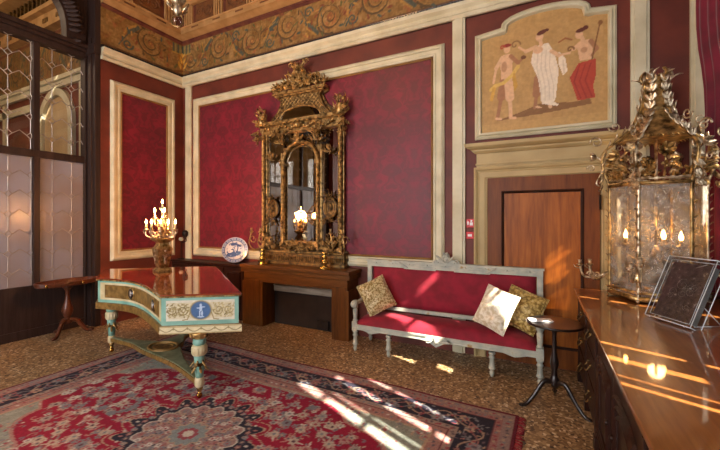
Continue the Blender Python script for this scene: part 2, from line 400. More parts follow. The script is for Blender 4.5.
# ------------------------------------------------------------------ drawing patterns onto a colour layer
class Canvas:
    """w x h metres at a given cell size; origin lower left"""
    def __init__(s, w, h, res, bg):
        s.w, s.h, s.res = w, h, res
        s.nx = max(2, int(round(w/res))+1); s.ny = max(2, int(round(h/res))+1)
        s.X, s.Y = np.meshgrid(np.linspace(0, w, s.nx), np.linspace(0, h, s.ny))
        s.a = np.zeros((s.ny, s.nx, 3)); s.a[:] = bg
        s.r = np.random.RandomState(3)
    def mask(s, m, col, op=1.):
        m = np.clip(m.astype(float)*op, 0, 1)[..., None]; s.a = s.a*(1-m) + np.array(col, float)*m
    def noise(s, amt, cell=3):
        n = s.r.uniform(-1, 1, (s.ny//cell+2, s.nx//cell+2))
        s.a += (np.kron(n, np.ones((cell, cell)))[:s.ny, :s.nx, None])*amt
    def disc(s, x, y, rx, ry, col, ang=0., op=1.):
        dx = s.X-x; dy = s.Y-y; c, q = math.cos(ang), math.sin(ang)
        d = ((dx*c+dy*q)/rx)**2 + ((-dx*q+dy*c)/ry)**2
        s.mask(np.clip((1.15-d)*3, 0, 1), col, op)
    def line(s, pts, wd, col, op=1., w2=None):
        N = len(pts)-1
        for k in range(N):
            (x0, y0), (x1, y1) = pts[k], pts[k+1]
            ww = wd if w2 is None else wd+(w2-wd)*k/max(1, N-1)
            lx, ly = min(x0,x1)-ww*2, min(y0,y1)-ww*2; hx, hy = max(x0,x1)+ww*2, max(y0,y1)+ww*2
            i0 = max(0, int(lx/s.w*(s.nx-1))); i1 = min(s.nx, int(hx/s.w*(s.nx-1))+2)
            j0 = max(0, int(ly/s.h*(s.ny-1))); j1 = min(s.ny, int(hy/s.h*(s.ny-1))+2)
            if i1 <= i0 or j1 <= j0: continue
            X = s.X[j0:j1, i0:i1]; Y = s.Y[j0:j1, i0:i1]
            dx, dy = x1-x0, y1-y0; L = dx*dx+dy*dy+1e-12
            t = np.clip(((X-x0)*dx+(Y-y0)*dy)/L, 0, 1)
            d = np.hypot(X-x0-t*dx, Y-y0-t*dy)
            m = (np.clip((ww-d)/max(s.res*.7, 1e-6)+.5, 0, 1)*op)[..., None]
            s.a[j0:j1, i0:i1] = s.a[j0:j1, i0:i1]*(1-m)+np.array(col, float)*m
    def poly(s, pts, col, op=1.):
        m = np.zeros_like(s.X, bool); n = len(pts)
        for i in range(n):
            x0, y0 = pts[i]; x1, y1 = pts[(i+1)%n]
            if y0 == y1: continue
            c = ((y0 > s.Y) != (y1 > s.Y)) & (s.X < (x1-x0)*(s.Y-y0)/(y1-y0)+x0)
            m ^= c
        s.mask(m, col, op)
    def spiral(s, x, y, r, turns, wd, col, start=0., sgn=1, op=1.):
        st = int(turns*16); pts = []
        for k in range(st+1):
            t = k/st; rr = r*(1-t*.88); a = start+sgn*2*PI*turns*t
            pts.append((x+rr*math.cos(a), y+rr*math.sin(a)))
        s.line(pts, wd, col, op, wd*.6)
    def flower(s, x, y, r, col, cc, n=5, ang=0.):
        for k in range(n):
            a = ang+2*PI*k/n; s.ldisc(x+r*.62*math.cos(a), y+r*.62*math.sin(a), r*.42, r*.34, col, a)
        s.ldisc(x, y, r*.34, r*.34, cc)
    def ldisc(s, x, y, rx, ry, col, ang=0., op=1.):
        R = max(rx, ry)*1.2
        i0 = max(0, int((x-R)/s.w*(s.nx-1))); i1 = min(s.nx, int((x+R)/s.w*(s.nx-1))+2)
        j0 = max(0, int((y-R)/s.h*(s.ny-1))); j1 = min(s.ny, int((y+R)/s.h*(s.ny-1))+2)
        if i1 <= i0 or j1 <= j0: return
        dx = s.X[j0:j1, i0:i1]-x; dy = s.Y[j0:j1, i0:i1]-y; c, q = math.cos(ang), math.sin(ang)
        d = ((dx*c+dy*q)/rx)**2+((-dx*q+dy*c)/ry)**2
        m = (np.clip((1.15-d)*3, 0, 1)*op)[..., None]
        s.a[j0:j1, i0:i1] = s.a[j0:j1, i0:i1]*(1-m)+np.array(col, float)*m
def canvas_obj(name, cv, fn, mat, parent=None, loc=None, keep=None, thick=0.):
    """lay the canvas out as a fine grid; fn(x, y) gives the place of a point"""
    me = bpy.data.meshes.new(name); o = bpy.data.objects.new(name, me)
    base = org(parent) if parent is not None else Vector(loc or (0,0,0))
    if parent is not None: o.parent = parent
    else: o.location = base
    nx, ny = cv.nx, cv.ny
    vs = []
    for j in range(ny):
        for i in range(nx):
            p = fn(float(cv.X[j,i]), float(cv.Y[j,i])); vs.append((p[0]-base.x, p[1]-base.y, p[2]-base.z))
    fs = []
    for j in range(ny-1):
        for i in range(nx-1):
            if keep is None or keep(float(cv.X[j,i]), float(cv.Y[j,i])):
                fs.append((j*nx+i, j*nx+i+1, (j+1)*nx+i+1, (j+1)*nx+i))
    me.from_pydata(vs, [], fs)
    col = np.clip(cv.a, 0, 255)/255.
    col = np.where(col <= .04045, col/12.92, ((col+.055)/1.055)**2.4)
    at = me.color_attributes.new('paint', 'FLOAT_COLOR', 'POINT')
    buf = np.ones((ny*nx, 4), np.float32); buf[:, :3] = col.reshape(-1, 3)
    at.data.foreach_set('color', buf.ravel())
    me.materials.append(M[mat]); me.update(); C.objects.link(o)
    if thick:
        b = o.modifiers.new('solid', 'SOLIDIFY'); b.thickness = thick; b.offset = -1
    return o

# ================================================================== THE ROOM
YB, XL, XR, YF, ZC = 4.37, -5.88, 1.62, -3.5, 5.62
YE = 2.99          # where the left wall stops and the glazed screen begins
XS = -6.15         # plane of the screen

def place_back(u, v, d): return (u, YB-d, v)
def place_left(u, v, d): return (XL+d, u, v)
def place_over(u, v, d): return (u, YB-d, v)
def moulding(mb, path, prof, place, closed=True):
    """profile [(inward, out of wall)] run round a path in the wall plane, mitred at the corners"""
    n = len(path); area = sum(path[i][0]*path[(i+1)%n][1]-path[(i+1)%n][0]*path[i][1] for i in range(n))
    sg = 1 if area > 0 else -1
    ring = []
    for i in range(n):
        def nrm(a, b):
            d = Vector((b[0]-a[0], b[1]-a[1])).normalized(); return Vector((-d.y, d.x))*sg
        if closed or 0 < i < n-1:
            n1 = nrm(path[i-1], path[i]); n2 = nrm(path[i], path[(i+1)%n])
            m = (n1+n2); m = m.normalized(); k = 1/max(.3, m.dot(n1))
        else:
            m = nrm(path[0], path[1]) if i == 0 else nrm(path[-2], path[-1]); k = 1
        ring.append([place(path[i][0]+m.x*k*a, path[i][1]+m.y*k*a, d) for a, d in prof])
    P = len(prof); vs = [p for r in ring for p in r]; fs = []
    for i in range(n if closed else n-1):
        j = (i+1)%n
        for k in range(P-1): fs.append((i*P+k, j*P+k, j*P+k+1, i*P+k+1))
    return mb.add(vs, fs)
PANEL = [(0,0),(0,.022),(.03,.05),(.055,.05),(.062,.032),(.10,.03),(.115,.042),(.135,.036),(.14,.0)]
def rect(u0, u1, v0, v1): return [(u0,v0),(u1,v0),(u1,v1),(u0,v1)]

b = MB().box((XL-4.6, YF-.2, -.1), (XR+.2, YB+.2, 0)); struct('floor', b, 'floor')
b = MB().box((-6.1, YB, 0), (XR+.2, YB+.2, ZC)); struct('wall_back', b, 'redwall')
b = MB().box((XL-.22, YE, 0), (XL, YB, ZC)); struct('wall_left', b, 'redwall')
b = MB().box((XS-.1, YF, 0), (XS+.2, -1.2, ZC)); b.box((XS-.1, -1.2, 5.28), (XS+.2, YE, ZC)); struct('wall_left', b, 'redwall')
b = MB().box((-6.35, YF-.2, ZC), (XR+.2, YB+.2, ZC+.15)); struct('ceiling', b, 'ceil')
# right wall with two tall window openings beside the sideboard, front wall with three unseen ones added for fill light
WIN = [(1.12, 1.92, .95, 3.95), (2.42, 3.78, .95, 3.95)]
b = MB()
ys = [YF-.2, WIN[0][0], WIN[0][1], WIN[1][0], WIN[1][1], YB+.2]
for k in (0, 2, 4): b.box((XR, ys[k], 0), (XR+.25, ys[k+1], ZC))
for (y0, y1, z0, z1) in WIN: b.box((XR, y0, 0), (XR+.25, y1, z0)); b.box((XR, y0, z1), (XR+.25, y1, ZC))
struct('wall_right', b, 'redwall')
FW = [(-5.2, -3.6, .8, 4.1), (-3.0, -1.4, .8, 4.1), (-.8, .8, .8, 4.1)]
b = MB(); xs = [-6.35] + [v for w in FW for v in w[:2]] + [XR]
for k in range(0, len(xs), 2): b.box((xs[k], YF-.2, 0), (xs[k+1], YF, ZC))
for (x0, x1, z0, z1) in FW: b.box((x0, YF-.2, 0), (x1, YF, z0)); b.box((x0, YF-.2, z1), (x1, YF, ZC))
struct('wall_front', b, 'redwall')
def window_frame(n, ax, a0, a1, z0, z1, pos, cols, rows):
    b = MB(); g = MB()
    def bx(m, u0, u1, v0, v1, d0, d1):
        if ax == 'Y': m.box((pos+d0, u0, v0), (pos+d1, u1, v1))
        else: m.box((u0, pos+d0, v0), (u1, pos+d1, v1))
    for k in range(cols+1):
        u = a0+(a1-a0)*k/cols; w = .035 if k in (0, cols) else .018; bx(b, u-w, u+w, z0, z1, .08, .13)
    for k in range(rows+1):
        v = z0+(z1-z0)*k/rows; w = .04 if k in (0, rows) else .016; bx(b, a0, a1, v-w, v+w, .085, .125)
    f = struct('window_%d' % n, b, 'darkwood')
    bx(g, a0, a1, z0, z1, .10, .106); obj('window_pane', g, 'clear', f)
for k, (y0, y1, z0, z1) in enumerate(WIN): window_frame(k+1, 'Y', y0, y1, z0, z1, XR, 3, 6)
HOLES = [[(1.175,1.30,2.45,3.75),(1.37,1.45,1.4,3.4),(1.575,1.65,1.4,3.5),(1.84,1.885,1.4,3.2),(1.27,1.31,1.5,2.3)],
         [(2.55,2.70,2.88,3.9),(2.67,2.79,2.28,2.66),(2.83,2.92,3.5,3.92),(2.95,3.06,3.62,3.92),(2.98,3.14,2.45,2.95),(3.16,3.23,1.3,2.25),(3.63,3.74,2.0,2.9)]]
for k, holes in enumerate(HOLES):                                      # unseen boards added to cut the sunlight into patches through their gaps
    f = bpy.data.objects['window_%d' % (k+1)]; y0_, y1_, z0_, z1_ = WIN[k][0]-.02, WIN[k][1]+.02, .93, 3.97
    ycut = sorted({y0_, y1_} | {h_[0] for h_ in holes} | {h_[1] for h_ in holes})
    for ya, yb_ in zip(ycut[:-1], ycut[1:]):
        hs_ = sorted((h_[2], h_[3]) for h_ in holes if h_[0] <= ya+1e-6 and h_[1] >= yb_-1e-6)
        z = z0_
        for (h0, h1) in hs_+[(z1_, z1_)]:
            if h0-z > .01: b = MB().box((XR+.02, ya, z), (XR+.05, yb_, h0)); obj('sun_mask', b, 'darkwood', f)
            z = max(z, h1)
for k, (x0, x1, z0, z1) in enumerate(FW): window_frame(k+3, 'X', x0, x1, z0, z1, YF-.2, 3, 5)  # unseen front windows, added so fill light can enter

# ---- damask panels in their painted frames
def damask_panel(u0, u1, v0, v1, place, axis, label):
    loc = place((u0+u1)/2, v0, 0)
    t = thing('damask_wall_panel', label, 'wall panel', loc, 'damask wall panels')
    b = MB(); moulding(b, rect(u0, u1, v0, v1), PANEL, place); obj('painted_moulding', b, 'cream', t)
    b = MB(); moulding(b, rect(u0+.14, u1-.14, v0+.14, v1-.14), [(0,0),(0,.03),(.012,.038),(.024,.03),(.024,.0)], place)
    obj('gilt_fillet', b, 'fillet', t)
    p0 = place(u0+.14, v0+.14, .004); p1 = place(u1-.14, v1-.14, .016)
    b = MB().box(p0, p1); obj('damask_fabric', b, 'damask', t)
damask_panel(-5.57, -1.045, .95, 3.755, place_back, 'x', 'large crimson damask wall panel in cream moulding behind the gilt mirror')
damask_panel(3.12, 4.19, .955, 3.735, place_left, 'y', 'narrow crimson damask wall panel in cream moulding behind the lit candelabrum')

# ---- pilaster strips and cream string course
n = 0
def trim(mb, mat, bevel=0.):
    global n; n += 1; return struct('trim_%d' % n, mb, mat, bevel)
for (x0, x1) in [(-5.775, -5.63), (-.945, -.795), (.80, .95), (1.25, 1.40)]:
    b = MB()
    moulding(b, [(x0, .12), (x0, 4.02)], [(0,0)], place_back, False) if 0 else None
    b.box((x0, YB-.035, .0), (x1, YB, 4.01)); b.box((x0+.028, YB-.05, .0), (x1-.028, YB-.03, 4.01))
    trim(b, 'cream', .004)
b = MB()
STR = [(4.0, .02), (4.0, .05), (4.035, .075), (4.06, .05), (4.10, .05), (4.13, .085), (4.17, .095), (4.175, .0), (4.0, .0)]
def wallrun(b, prof, mitre=True):
    """profile of (z, out) run along the back wall and the left wall, meeting in the corner"""
    P = len(prof)
    A = [(XR, YB-d, z) for z, d in prof]; Cn = [(XL+d, YB-d, z) for z, d in prof]; E = [(XL+d, YE, z) for z, d in prof]
    vs = A+Cn+E; fs = []
    for s in (0, 1):
        for k in range(P-1): fs.append((s*P+k, s*P+k+1, (s+1)*P+k+1, (s+1)*P+k))
    fs += [tuple(range(P))[::-1], tuple(2*P+k for k in range(P))]
    b.add(vs, fs)
wallrun(b, STR); trim(b, 'cream')
b = MB(); wallrun(b, [(4.178, 0), (4.178, .05), (4.215, .06), (4.22, 0)]);
for k in range(190):
    x = XL+.06+k*.039; b.sphere((x, YB-.058, 4.198), .013, 6)
for k in range(34): b.sphere((XL+.058, YE+.03+k*.039, 4.198), .013, 6)
trim(b, 'ebony')
b = MB().box((XL, YB-.03, 0), (XR, YB, .16)); b.box((XL, YE, 0), (XL+.03, YB, .16)); trim(b, 'redwall')

# ---- painted frieze of scrolls
def frieze_canvas(w, seed):
    h = .62; c = Canvas(w, h, .0125, (138, 104, 54)); r = random.Random(seed); c.noise(8, 3); c.noise(12, 8); c.noise(9, 17)
    c.line([(0,.03),(w,.03)], .012, (96, 62, 34)); c.line([(0,h-.03),(w,h-.03)], .018, (112, 52, 30))
    for k in range(int(w*60)):
        c.ldisc(r.uniform(0,w), r.uniform(.06,h-.06), r.uniform(.02,.07), r.uniform(.01,.03), r.choice([(128,86,40),(172,126,66),(140,78,40),(118,92,50),(160,84,50)]), r.uniform(0,3), .5)
    x = w-.62; s = 1
    blue = (66, 78, 70); grn = (84, 86, 44); red = (118, 62, 36); gld = (172, 130, 60); dk = (82, 62, 34)
    while x > .1:
        y = h/2+.03*s
        c.spiral(x, y, .235, 2.3, .017, dk, start=PI*.5*s, sgn=s); c.spiral(x+.008, y+.012, .225, 2.2, .006, (168,130,66), start=PI*.5*s, sgn=s, op=.8)
        for k in range(9):
            a = 2*PI*k/9; c.ldisc(x+.25*math.cos(a), y+.24*math.sin(a), .042, .017, r.choice([grn, blue, dk, red]), a+.8)
        c.flower(x, y, .045, (140, 88, 50), gld)
        xm = x-.37; c.line([(xm+.16,h/2+.2*s),(xm+.02,h/2+.06*s),(xm-.14,h/2-.2*s)], .03, blue, .9, .008)
        c.line([(xm+.13,h/2+.22*s),(xm-.02,h/2+.1*s),(xm-.08,h/2-.05*s)], .014, gld, .8)
        for k in range(6):
            c.ldisc(xm+r.uniform(-.09,.09), h/2+r.uniform(-.2,.2), .045, .016, r.choice([blue, grn, red, gld]), r.uniform(0,3))
        c.spiral(xm, h/2-.14*s, .085, 1.4, .013, blue, 0, -s)
        for q in range(7): c.ldisc(x+.37+r.uniform(-.3,.3), r.uniform(.08,h-.08), r.uniform(.03,.07), r.uniform(.008,.02), r.choice([blue, grn, dk, gld, red]), r.uniform(0,3), .75)
        x -= .74; s = -s
    c.noise(9, 2)
    return c
W = XR-XL
c = frieze_canvas(W, 5)
# corner grotesque: a fluted blue-green pedestal above a gilt bird
def corner(c, x, flip):
    for k in range(5): c.line([(x+flip*(.02+.045*k), .40), (x+flip*(.02+.045*k), .55)], .012, (52, 82, 74) if k%2 == 0 else (140,140,84))
    c.line([(x, .57), (x+flip*.24, .57)], .014, (120, 76, 36)); c.line([(x, .385), (x+flip*.22, .385)], .012, (180, 140, 60))
    for k in range(9): c.ldisc(x+flip*(.02+.022*(k%4)), .10+.035*k, .05, .02, [(196,146,46),(150,96,36),(210,166,70)][k%3], 1.2-flip*.5)
    c.line([(x+flip*.01, .1), (x+flip*.16, .05)], .02, (120, 76, 32))
corner(c, 0, 1)
o = canvas_obj('trim_%d' % (n+1), c, lambda x, y: (XL+x, YB-.012, 4.22+y), 'pnt', thick=.01); n += 1; o['kind'] = 'structure'
c = frieze_canvas(YB-YE, 9); corner(c, YB-YE, -1)
o = canvas_obj('trim_%d' % (n+1), c, lambda x, y: (XL+.012, YE+x, 4.22+y), 'pnt', thick=.01); n += 1; o['kind'] = 'structure'
# ---- cornice under the ceiling
b = MB(); wallrun(b, [(4.79,0),(4.79,.02),(4.81,.035),(4.815,.05),(4.84,.055),(4.845,0)]); trim(b, 'ceil')
b = MB(); wallrun(b, [(4.845,0),(4.845,.06),(4.86,.10),(4.88,.14),(4.885,.155),(4.89,.17),(4.975,.17),(4.98,.185),(4.995,.19),(5.0,.0)]); trim(b, 'ochre')
b = MB()
k = 0; x = XL+.45
while x < XR-.3: b.box((x, YB-.173, 4.935), (x+.17, YB-.16, 4.962)); x += .52
y = YB-.45
while y > YE+.2: b.box((XL+.16, y-.17, 4.935), (XL+.173, y, 4.962)); y -= .52
trim(b, 'ochredk')
b = MB(); wallrun(b, [(5.0,0),(5.0,.15),(5.33,.15),(5.335,0)]); trim(b, 'ceil')
b = MB(); g = MB(); x = XL+.28; k = 0
while x < XR-.3:                                   # groups of little pilasters and painted scroll fields
    if k % 2 == 0:
        for q in range(4): b.box((x+q*.055, YB-.185, 5.0), (x+q*.055+.028, YB-.145, 5.33))
        x += .27
    else:
        g.box((x, YB-.162, 5.02), (x+.42, YB-.145, 5.31)); g.spiral((x+.12, YB-.165, 5.165), .115, .01, 1.8, .012); g.spiral((x+.3, YB-.165, 5.165), .115, .01, -1.8, .012)
        x += .46
    k += 1
y = YB-.28; k = 0
while y > YE+.1:
    if k % 2 == 0:
        for q in range(4): b.box((XL+.145, y-q*.055-.028, 5.0), (XL+.185, y-q*.055, 5.33))
        y -= .27
    else:
        g.box((XL+.145, y-.42, 5.02), (XL+.162, y, 5.31)); g.spiral((XL+.165, y-.12, 5.165), .115, .01, 1.8, .012, u=(0,1,0)); g.spiral((XL+.165, y-.3, 5.165), .115, .01, -1.8, .012, u=(0,1,0))
        y -= .46
    k += 1
trim(b, 'ochre'); trim(g, 'ochredk')
b = MB(); wallrun(b, [(5.335,0),(5.335,.20),(5.36,.24),(5.38,.28),(5.40,.28),(5.41,.32),(5.45,.32),(5.452,.66),(5.50,.68),(5.62,.68),(5.62,0)]); trim(b, 'ochre')
b = MB()
for k in range(10): b.box((XL+.8, 3.4-k*.62, ZC-.05), (XR, 3.52-k*.62, ZC))
for k in range(12): b.box((XL+1.2+k*.62, YF, ZC-.045), (XL+1.32+k*.62, 3.6, ZC))
trim(b, 'ochre', .01)

# ---- door with its painted surround
b = MB()
def hs(b, z0, z1, x0, x1, d): b.box((x0, YB-d, z0), (x1, YB, z1))
moulding(b, [(-.69, .0), (-.69, 2.20), (.70, 2.20), (.70, .0)], [(0,0),(0,.07),(.012,.078),(.03,.07),(.042,.05),(.052,.052),(.058,.042),(.118,.042),(.126,.03),(.138,.03),(.148,.02),(.150,0)], place_back, False)
b.box((-.665, YB-.038, 2.19), (.675, YB, 2.37))
b.box((-.675, YB-.055, 2.225), (.685, YB, 2.245))
prof = [(2.36,0),(2.36,.06),(2.385,.09),(2.40,.09),(2.41,.13),(2.43,.16),(2.465,.17),(2.47,.0)]
P = len(prof); vs = [(-.62-d, YB-d, z) for z, d in prof]+[(.63+d, YB-d, z) for z, d in prof]
b.add(vs, [(k+1, k, P+k, P+k+1) for k in range(P-1)]+[tuple(range(P)), tuple(range(P, 2*P))[::-1]])
b.add([(-.62,YB,2.36),(-.62-.17,YB,2.465),(-.62-.17,YB-.17,2.465),(-.62-.06,YB-.06,2.36)], [(0,1,2,3),(3,2,1,0)])
trim(b, 'creamdark', .003)
d = MB(); d.box((-.54, YB-.045, 0.01), (.545, YB-.002, 2.07))
dr = struct('door_1', d, 'doordk', .003)
b = MB(); b.box((-.36, YB-.058, .25), (.375, YB-.044, 1.885)); obj('door_panel', b, 'door', dr)
b = MB(); moulding(b, rect(-.39, .405, .22, 1.915), [(0,.045),(0,.06),(.012,.072),(.026,.064),(.03,.045)], place_back); obj('panel_moulding', b, 'mahog', dr)
b = MB(); b.box((.537, YB-.075, 1.70), (.552, YB-.044, 1.84)); b.lathe([(.008,0),(.008,.15)], (.545, YB-.078, 1.695), 8); obj('hinge', b, 'iron', dr)
b = MB(); b.box((.537, YB-.075, .30), (.552, YB-.044, .44)); b.lathe([(.008,0),(.008,.15)], (.545, YB-.078, .295), 8); obj('hinge', b, 'iron', dr)

# ---- overdoor painting with an arched top
def arch_path(x0, x1, z0, zs, zt, xa0, xa1, N=14):
    p = [(x0, z0), (x1, z0), (x1, zs)]
    xc = (xa0+xa1)/2; hw = (xa1-xa0)/2
    for k in range(N+1):
        a = PI*k/N; u = math.cos(a); p.append((xc+hw*u, zs+.03+(zt-zs-.03)*(math.sin(a)**.8)))
    p.append((x0, zs)); return p
t = thing('overdoor_painting', 'arched ochre painting of three classical dancers above the wooden door', 'painting', (0.0, YB, 2.53))
path = arch_path(-.685, .69, 2.53, 3.755, 3.935, -.40, .47)
b = MB(); moulding(b, path, [(0,0),(0,.02),(.018,.035),(.035,.02),(.045,.045),(.065,.045),(.075,.018),(.078,0)], place_over); obj('painted_frame', b, 'cream', t)
w, h = 1.25, 1.34; c = Canvas(w, h, .0075, (184, 146, 88)); c.noise(4, 7); c.noise(4, 20)
c.line([(0,.05),(w,.05)], .05, (190, 152, 92)); 
skin = (218, 176, 134); sk2 = (166, 116, 78); hair = (96, 46, 30); wh = (232, 216, 190); wh2 = (212, 194, 166); rd = (176, 66, 44); rd2 = (150, 50, 34)
def Q(px, py): # photograph detail to the painting's own plane
    return ((px-480)/573*140, 0)
# ground shadow strip
c.poly([(.16,.13),(.42,.20),(.62,.27),(.95,.24),(1.08,.26),(1.10,.20),(.7,.16)], (136, 96, 54))
def limb(pts, w0, w1, col): c.line(pts, w0, col, 1, w1)
# left dancer: youth with yellow scarf
limb([(.255,.60),(.225,.40),(.185,.17)], .046, .020, sk2); limb([(.30,.60),(.315,.38),(.325,.16)], .046, .020, skin)
limb([(.175,.16),(.22,.15)], .014, .010, skin); limb([(.32,.15),(.37,.145)], .014, .010, skin)
c.poly([(.22,.60),(.34,.60),(.345,.80),(.315,.88),(.245,.88),(.215,.80)], skin); c.ldisc(.255,.74,.03,.06,sk2,0,.6)
limb([(.235,.85),(.17,.74),(.14,.58)], .022, .014, skin); limb([(.325,.85),(.40,.76),(.45,.80)], .022, .013, sk2)
c.ldisc(.285,.935,.035,.045,skin); c.ldisc(.285,.978,.046,.020,(140,44,30)); c.spiral(.235,.965,.03,1,.007,rd)
c.line([(.11,.50),(.16,.54),(.25,.56),(.34,.63),(.40,.72)], .020, (214,178,92)); c.poly([(.13,.53),(.10,.38),(.13,.36),(.17,.52)], (206,160,70)); c.poly([(.36,.68),(.40,.50),(.36,.44),(.34,.60)], (196,150,64))
c.ldisc(.455,.81,.028,.022,(112,70,40))
# middle dancer in white, holding up a wreath
limb([(.60,.55),(.585,.38),(.57,.23)], .04, .018, sk2); limb([(.68,.50),(.70,.34),(.72,.22)], .045, .018, skin)
c.poly([(.56,.90),(.70,.92),(.76,.80),(.80,.60),(.77,.30),(.74,.24),(.64,.26),(.60,.55),(.53,.74)], wh)
for x0 in (.60,.64,.68,.72): c.line([(x0,.84),(x0-.01,.66),(x0+.03,.45),(x0+.03,.3)], .0045, wh2)
c.poly([(.80,.80),(.86,.72),(.88,.58),(.84,.54),(.80,.66)], wh); c.line([(.84,.7),(.85,.56)], .006, wh2)
c.ldisc(.60,.86,.05,.04,skin); limb([(.58,.90),(.48,.87),(.41,.93)], .020, .012, skin); limb([(.73,.82),(.80,.76),(.90,.765)], .020, .012, skin)
c.ldisc(.615,1.0,.038,.05,skin); c.ldisc(.636,1.045,.05,.024,hair,.3); c.ldisc(.685,1.06,.022,.018,hair); c.line([(.625,.95),(.63,.91)], .018, skin)
c.spiral(.37,.965,.055,1,.009,(140,104,60))
c.poly([(.57,.24),(.60,.22),(.64,.225),(.60,.25)], skin); c.poly([(.68,.25),(.79,.22),(.80,.235),(.74,.28)], wh)
# right dancer with red skirt and staff
c.poly([(.98,.64),(1.13,.66),(1.135,.50),(1.11,.38),(1.13,.26),(.97,.25),(.93,.40),(.90,.50)], rd)
for x0 in (.97,1.02,1.07): c.line([(x0+.02,.62),(x0-.03,.45),(x0+.03,.27)], .006, rd2)
c.poly([(.99,.66),(1.10,.66),(1.11,.80),(1.08,.87),(1.00,.88),(.97,.80)], skin); c.ldisc(1.03,.77,.03,.03,sk2,0,.6)
limb([(1.00,.85),(.94,.80),(.91,.79)], .020, .012, skin); limb([(1.09,.85),(1.14,.76),(1.10,.70)], .022, .013, sk2)
c.ldisc(.985,.94,.036,.046,skin); c.ldisc(1.0,.982,.046,.022,hair,.2); c.ldisc(1.045,1.0,.025,.022,hair); c.line([(1.01,.905),(1.02,.87)], .018, skin)
c.line([(1.10,.66),(1.165,1.0)], .006, (120,80,44)); c.ldisc(1.172,1.02,.02,.026,(136,92,50))
c.spiral(.905,.80,.035,1,.009,(130,90,52)); c.line([(.80,.90),(.86,.93),(.92,.90)], .008, (150,92,50))
zz = 2.595; xx = -.62
def keep(x, y):
    X = x+xx; Z = y+zz
    xc, hw = .035, .40
    if X < -.615 or X > .62: return False
    if Z < 3.70: return True
    q = abs(X-xc)/hw
    return q < 1 and Z < 3.72+(.155)*((1-q*q)**.4)
canvas_obj('painted_canvas', c, lambda x, y: (xx+x, YB-.010, zz+y), 'pnt', t, keep=keep, thick=.006)

# ---- glazed dark wood screen on the left
def Zs(z): return 1.6+(z-1.6)*1.046
y_m = [2.32-.70*k for k in range(-0, 6)]
b = MB()
b.box((XS-.06, -1.2, 0), (XS+.03, 2.90, .70))                        # solid dado
b.box((XS-.07, -1.2, 0), (XS+.045, 2.90, .12))
b.box((XS-.07, -1.2, 2.44), (XS+.05, 2.90, 2.54)); b.box((XS-.08, -1.2, 4.01), (XS+.07, 2.93, 4.09))
b.box((XS-.09, -1.2, 4.09), (XS+.10, 2.96, 4.14)); b.box((XS-.08, -1.2, 4.14), (XS+.13, 2.97, 4.2))
for y in y_m: b.box((XS-.05, y-.035, .66), (XS+.045, y+.035, 4.05)); 
b.box((XS-.05, -1.2, 0), (XS+.045, -1.12, 4.1))
b.box((XS-.07, 2.885, 0), (XS+.06, 2.93, 5.28)); b.box((XS-.09, 2.915, 0), (XS+.272, YE+.0, 5.62))
b.box((XS+.12, 2.895, 0), (XS+.20, 2.925, 4.3)); b.box((XS+.02, 2.89, 4.05), (XS+.3, 2.98, 4.2))
sc = struct('window_6', b, 'darkwood', .006)
# beaded arch over the transom
b = MB(); yc, a0, h0 = .86, 2.02, 1.07
N = 40; outer = []; inner = []
for k in range(N+1):
    a = PI*k/N; SE = lambda v: math.copysign(abs(v)**(2/3.2), v); outer.append((yc+a0*SE(math.cos(a)), 4.2+h0*SE(math.sin(a)))); inner.append((yc+(a0-.24)*SE(math.cos(a)), 4.2+(h0-.2)*SE(math.sin(a))))
vs = []; fs = []
for (yo, zo), (yi, zi) in zip(outer, inner): vs += [(XS+.09, yo, zo), (XS+.09, yi, zi), (XS-.06, yi, zi), (XS-.06, yo, zo)]
for k in range(N):
    q = 4*k
    for j in range(4): fs.append((q+j, q+4+j, q+4+(j+1)%4, q+(j+1)%4))
b.add(vs, fs)
for k in range(60):
    a = PI*k/59; b.sphere((XS+.10, yc+(a0-.05)*SE(math.cos(a)), 4.2+(h0-.04)*SE(math.sin(a))), .030, 6); b.leaf((XS+.09, yc+(a0-.21)*SE(math.cos(a)), 4.2+(h0-.17)*SE(math.sin(a))), (.3, .8*math.cos(a), .8*math.sin(a)), (1,0,0), .14, .035, .3)
obj('carved_arch', b, 'darkwood', sc)
b = MB()                                                               # spandrels filling the wall above the arch
top = 5.30
vs = []; fs = []
for (y, z) in outer: vs += [(XS+.06, y, z-.02), (XS+.06, y, top), (XS-.04, y, top), (XS-.04, y, z-.02)]
for k in range(N):
    q = 4*k
    for j in range(4): fs.append((q+j, q+4+j, q+4+(j+1)%4, q+(j+1)%4))
b.add(vs, fs); obj('spandrel', b, 'darkwood', sc)
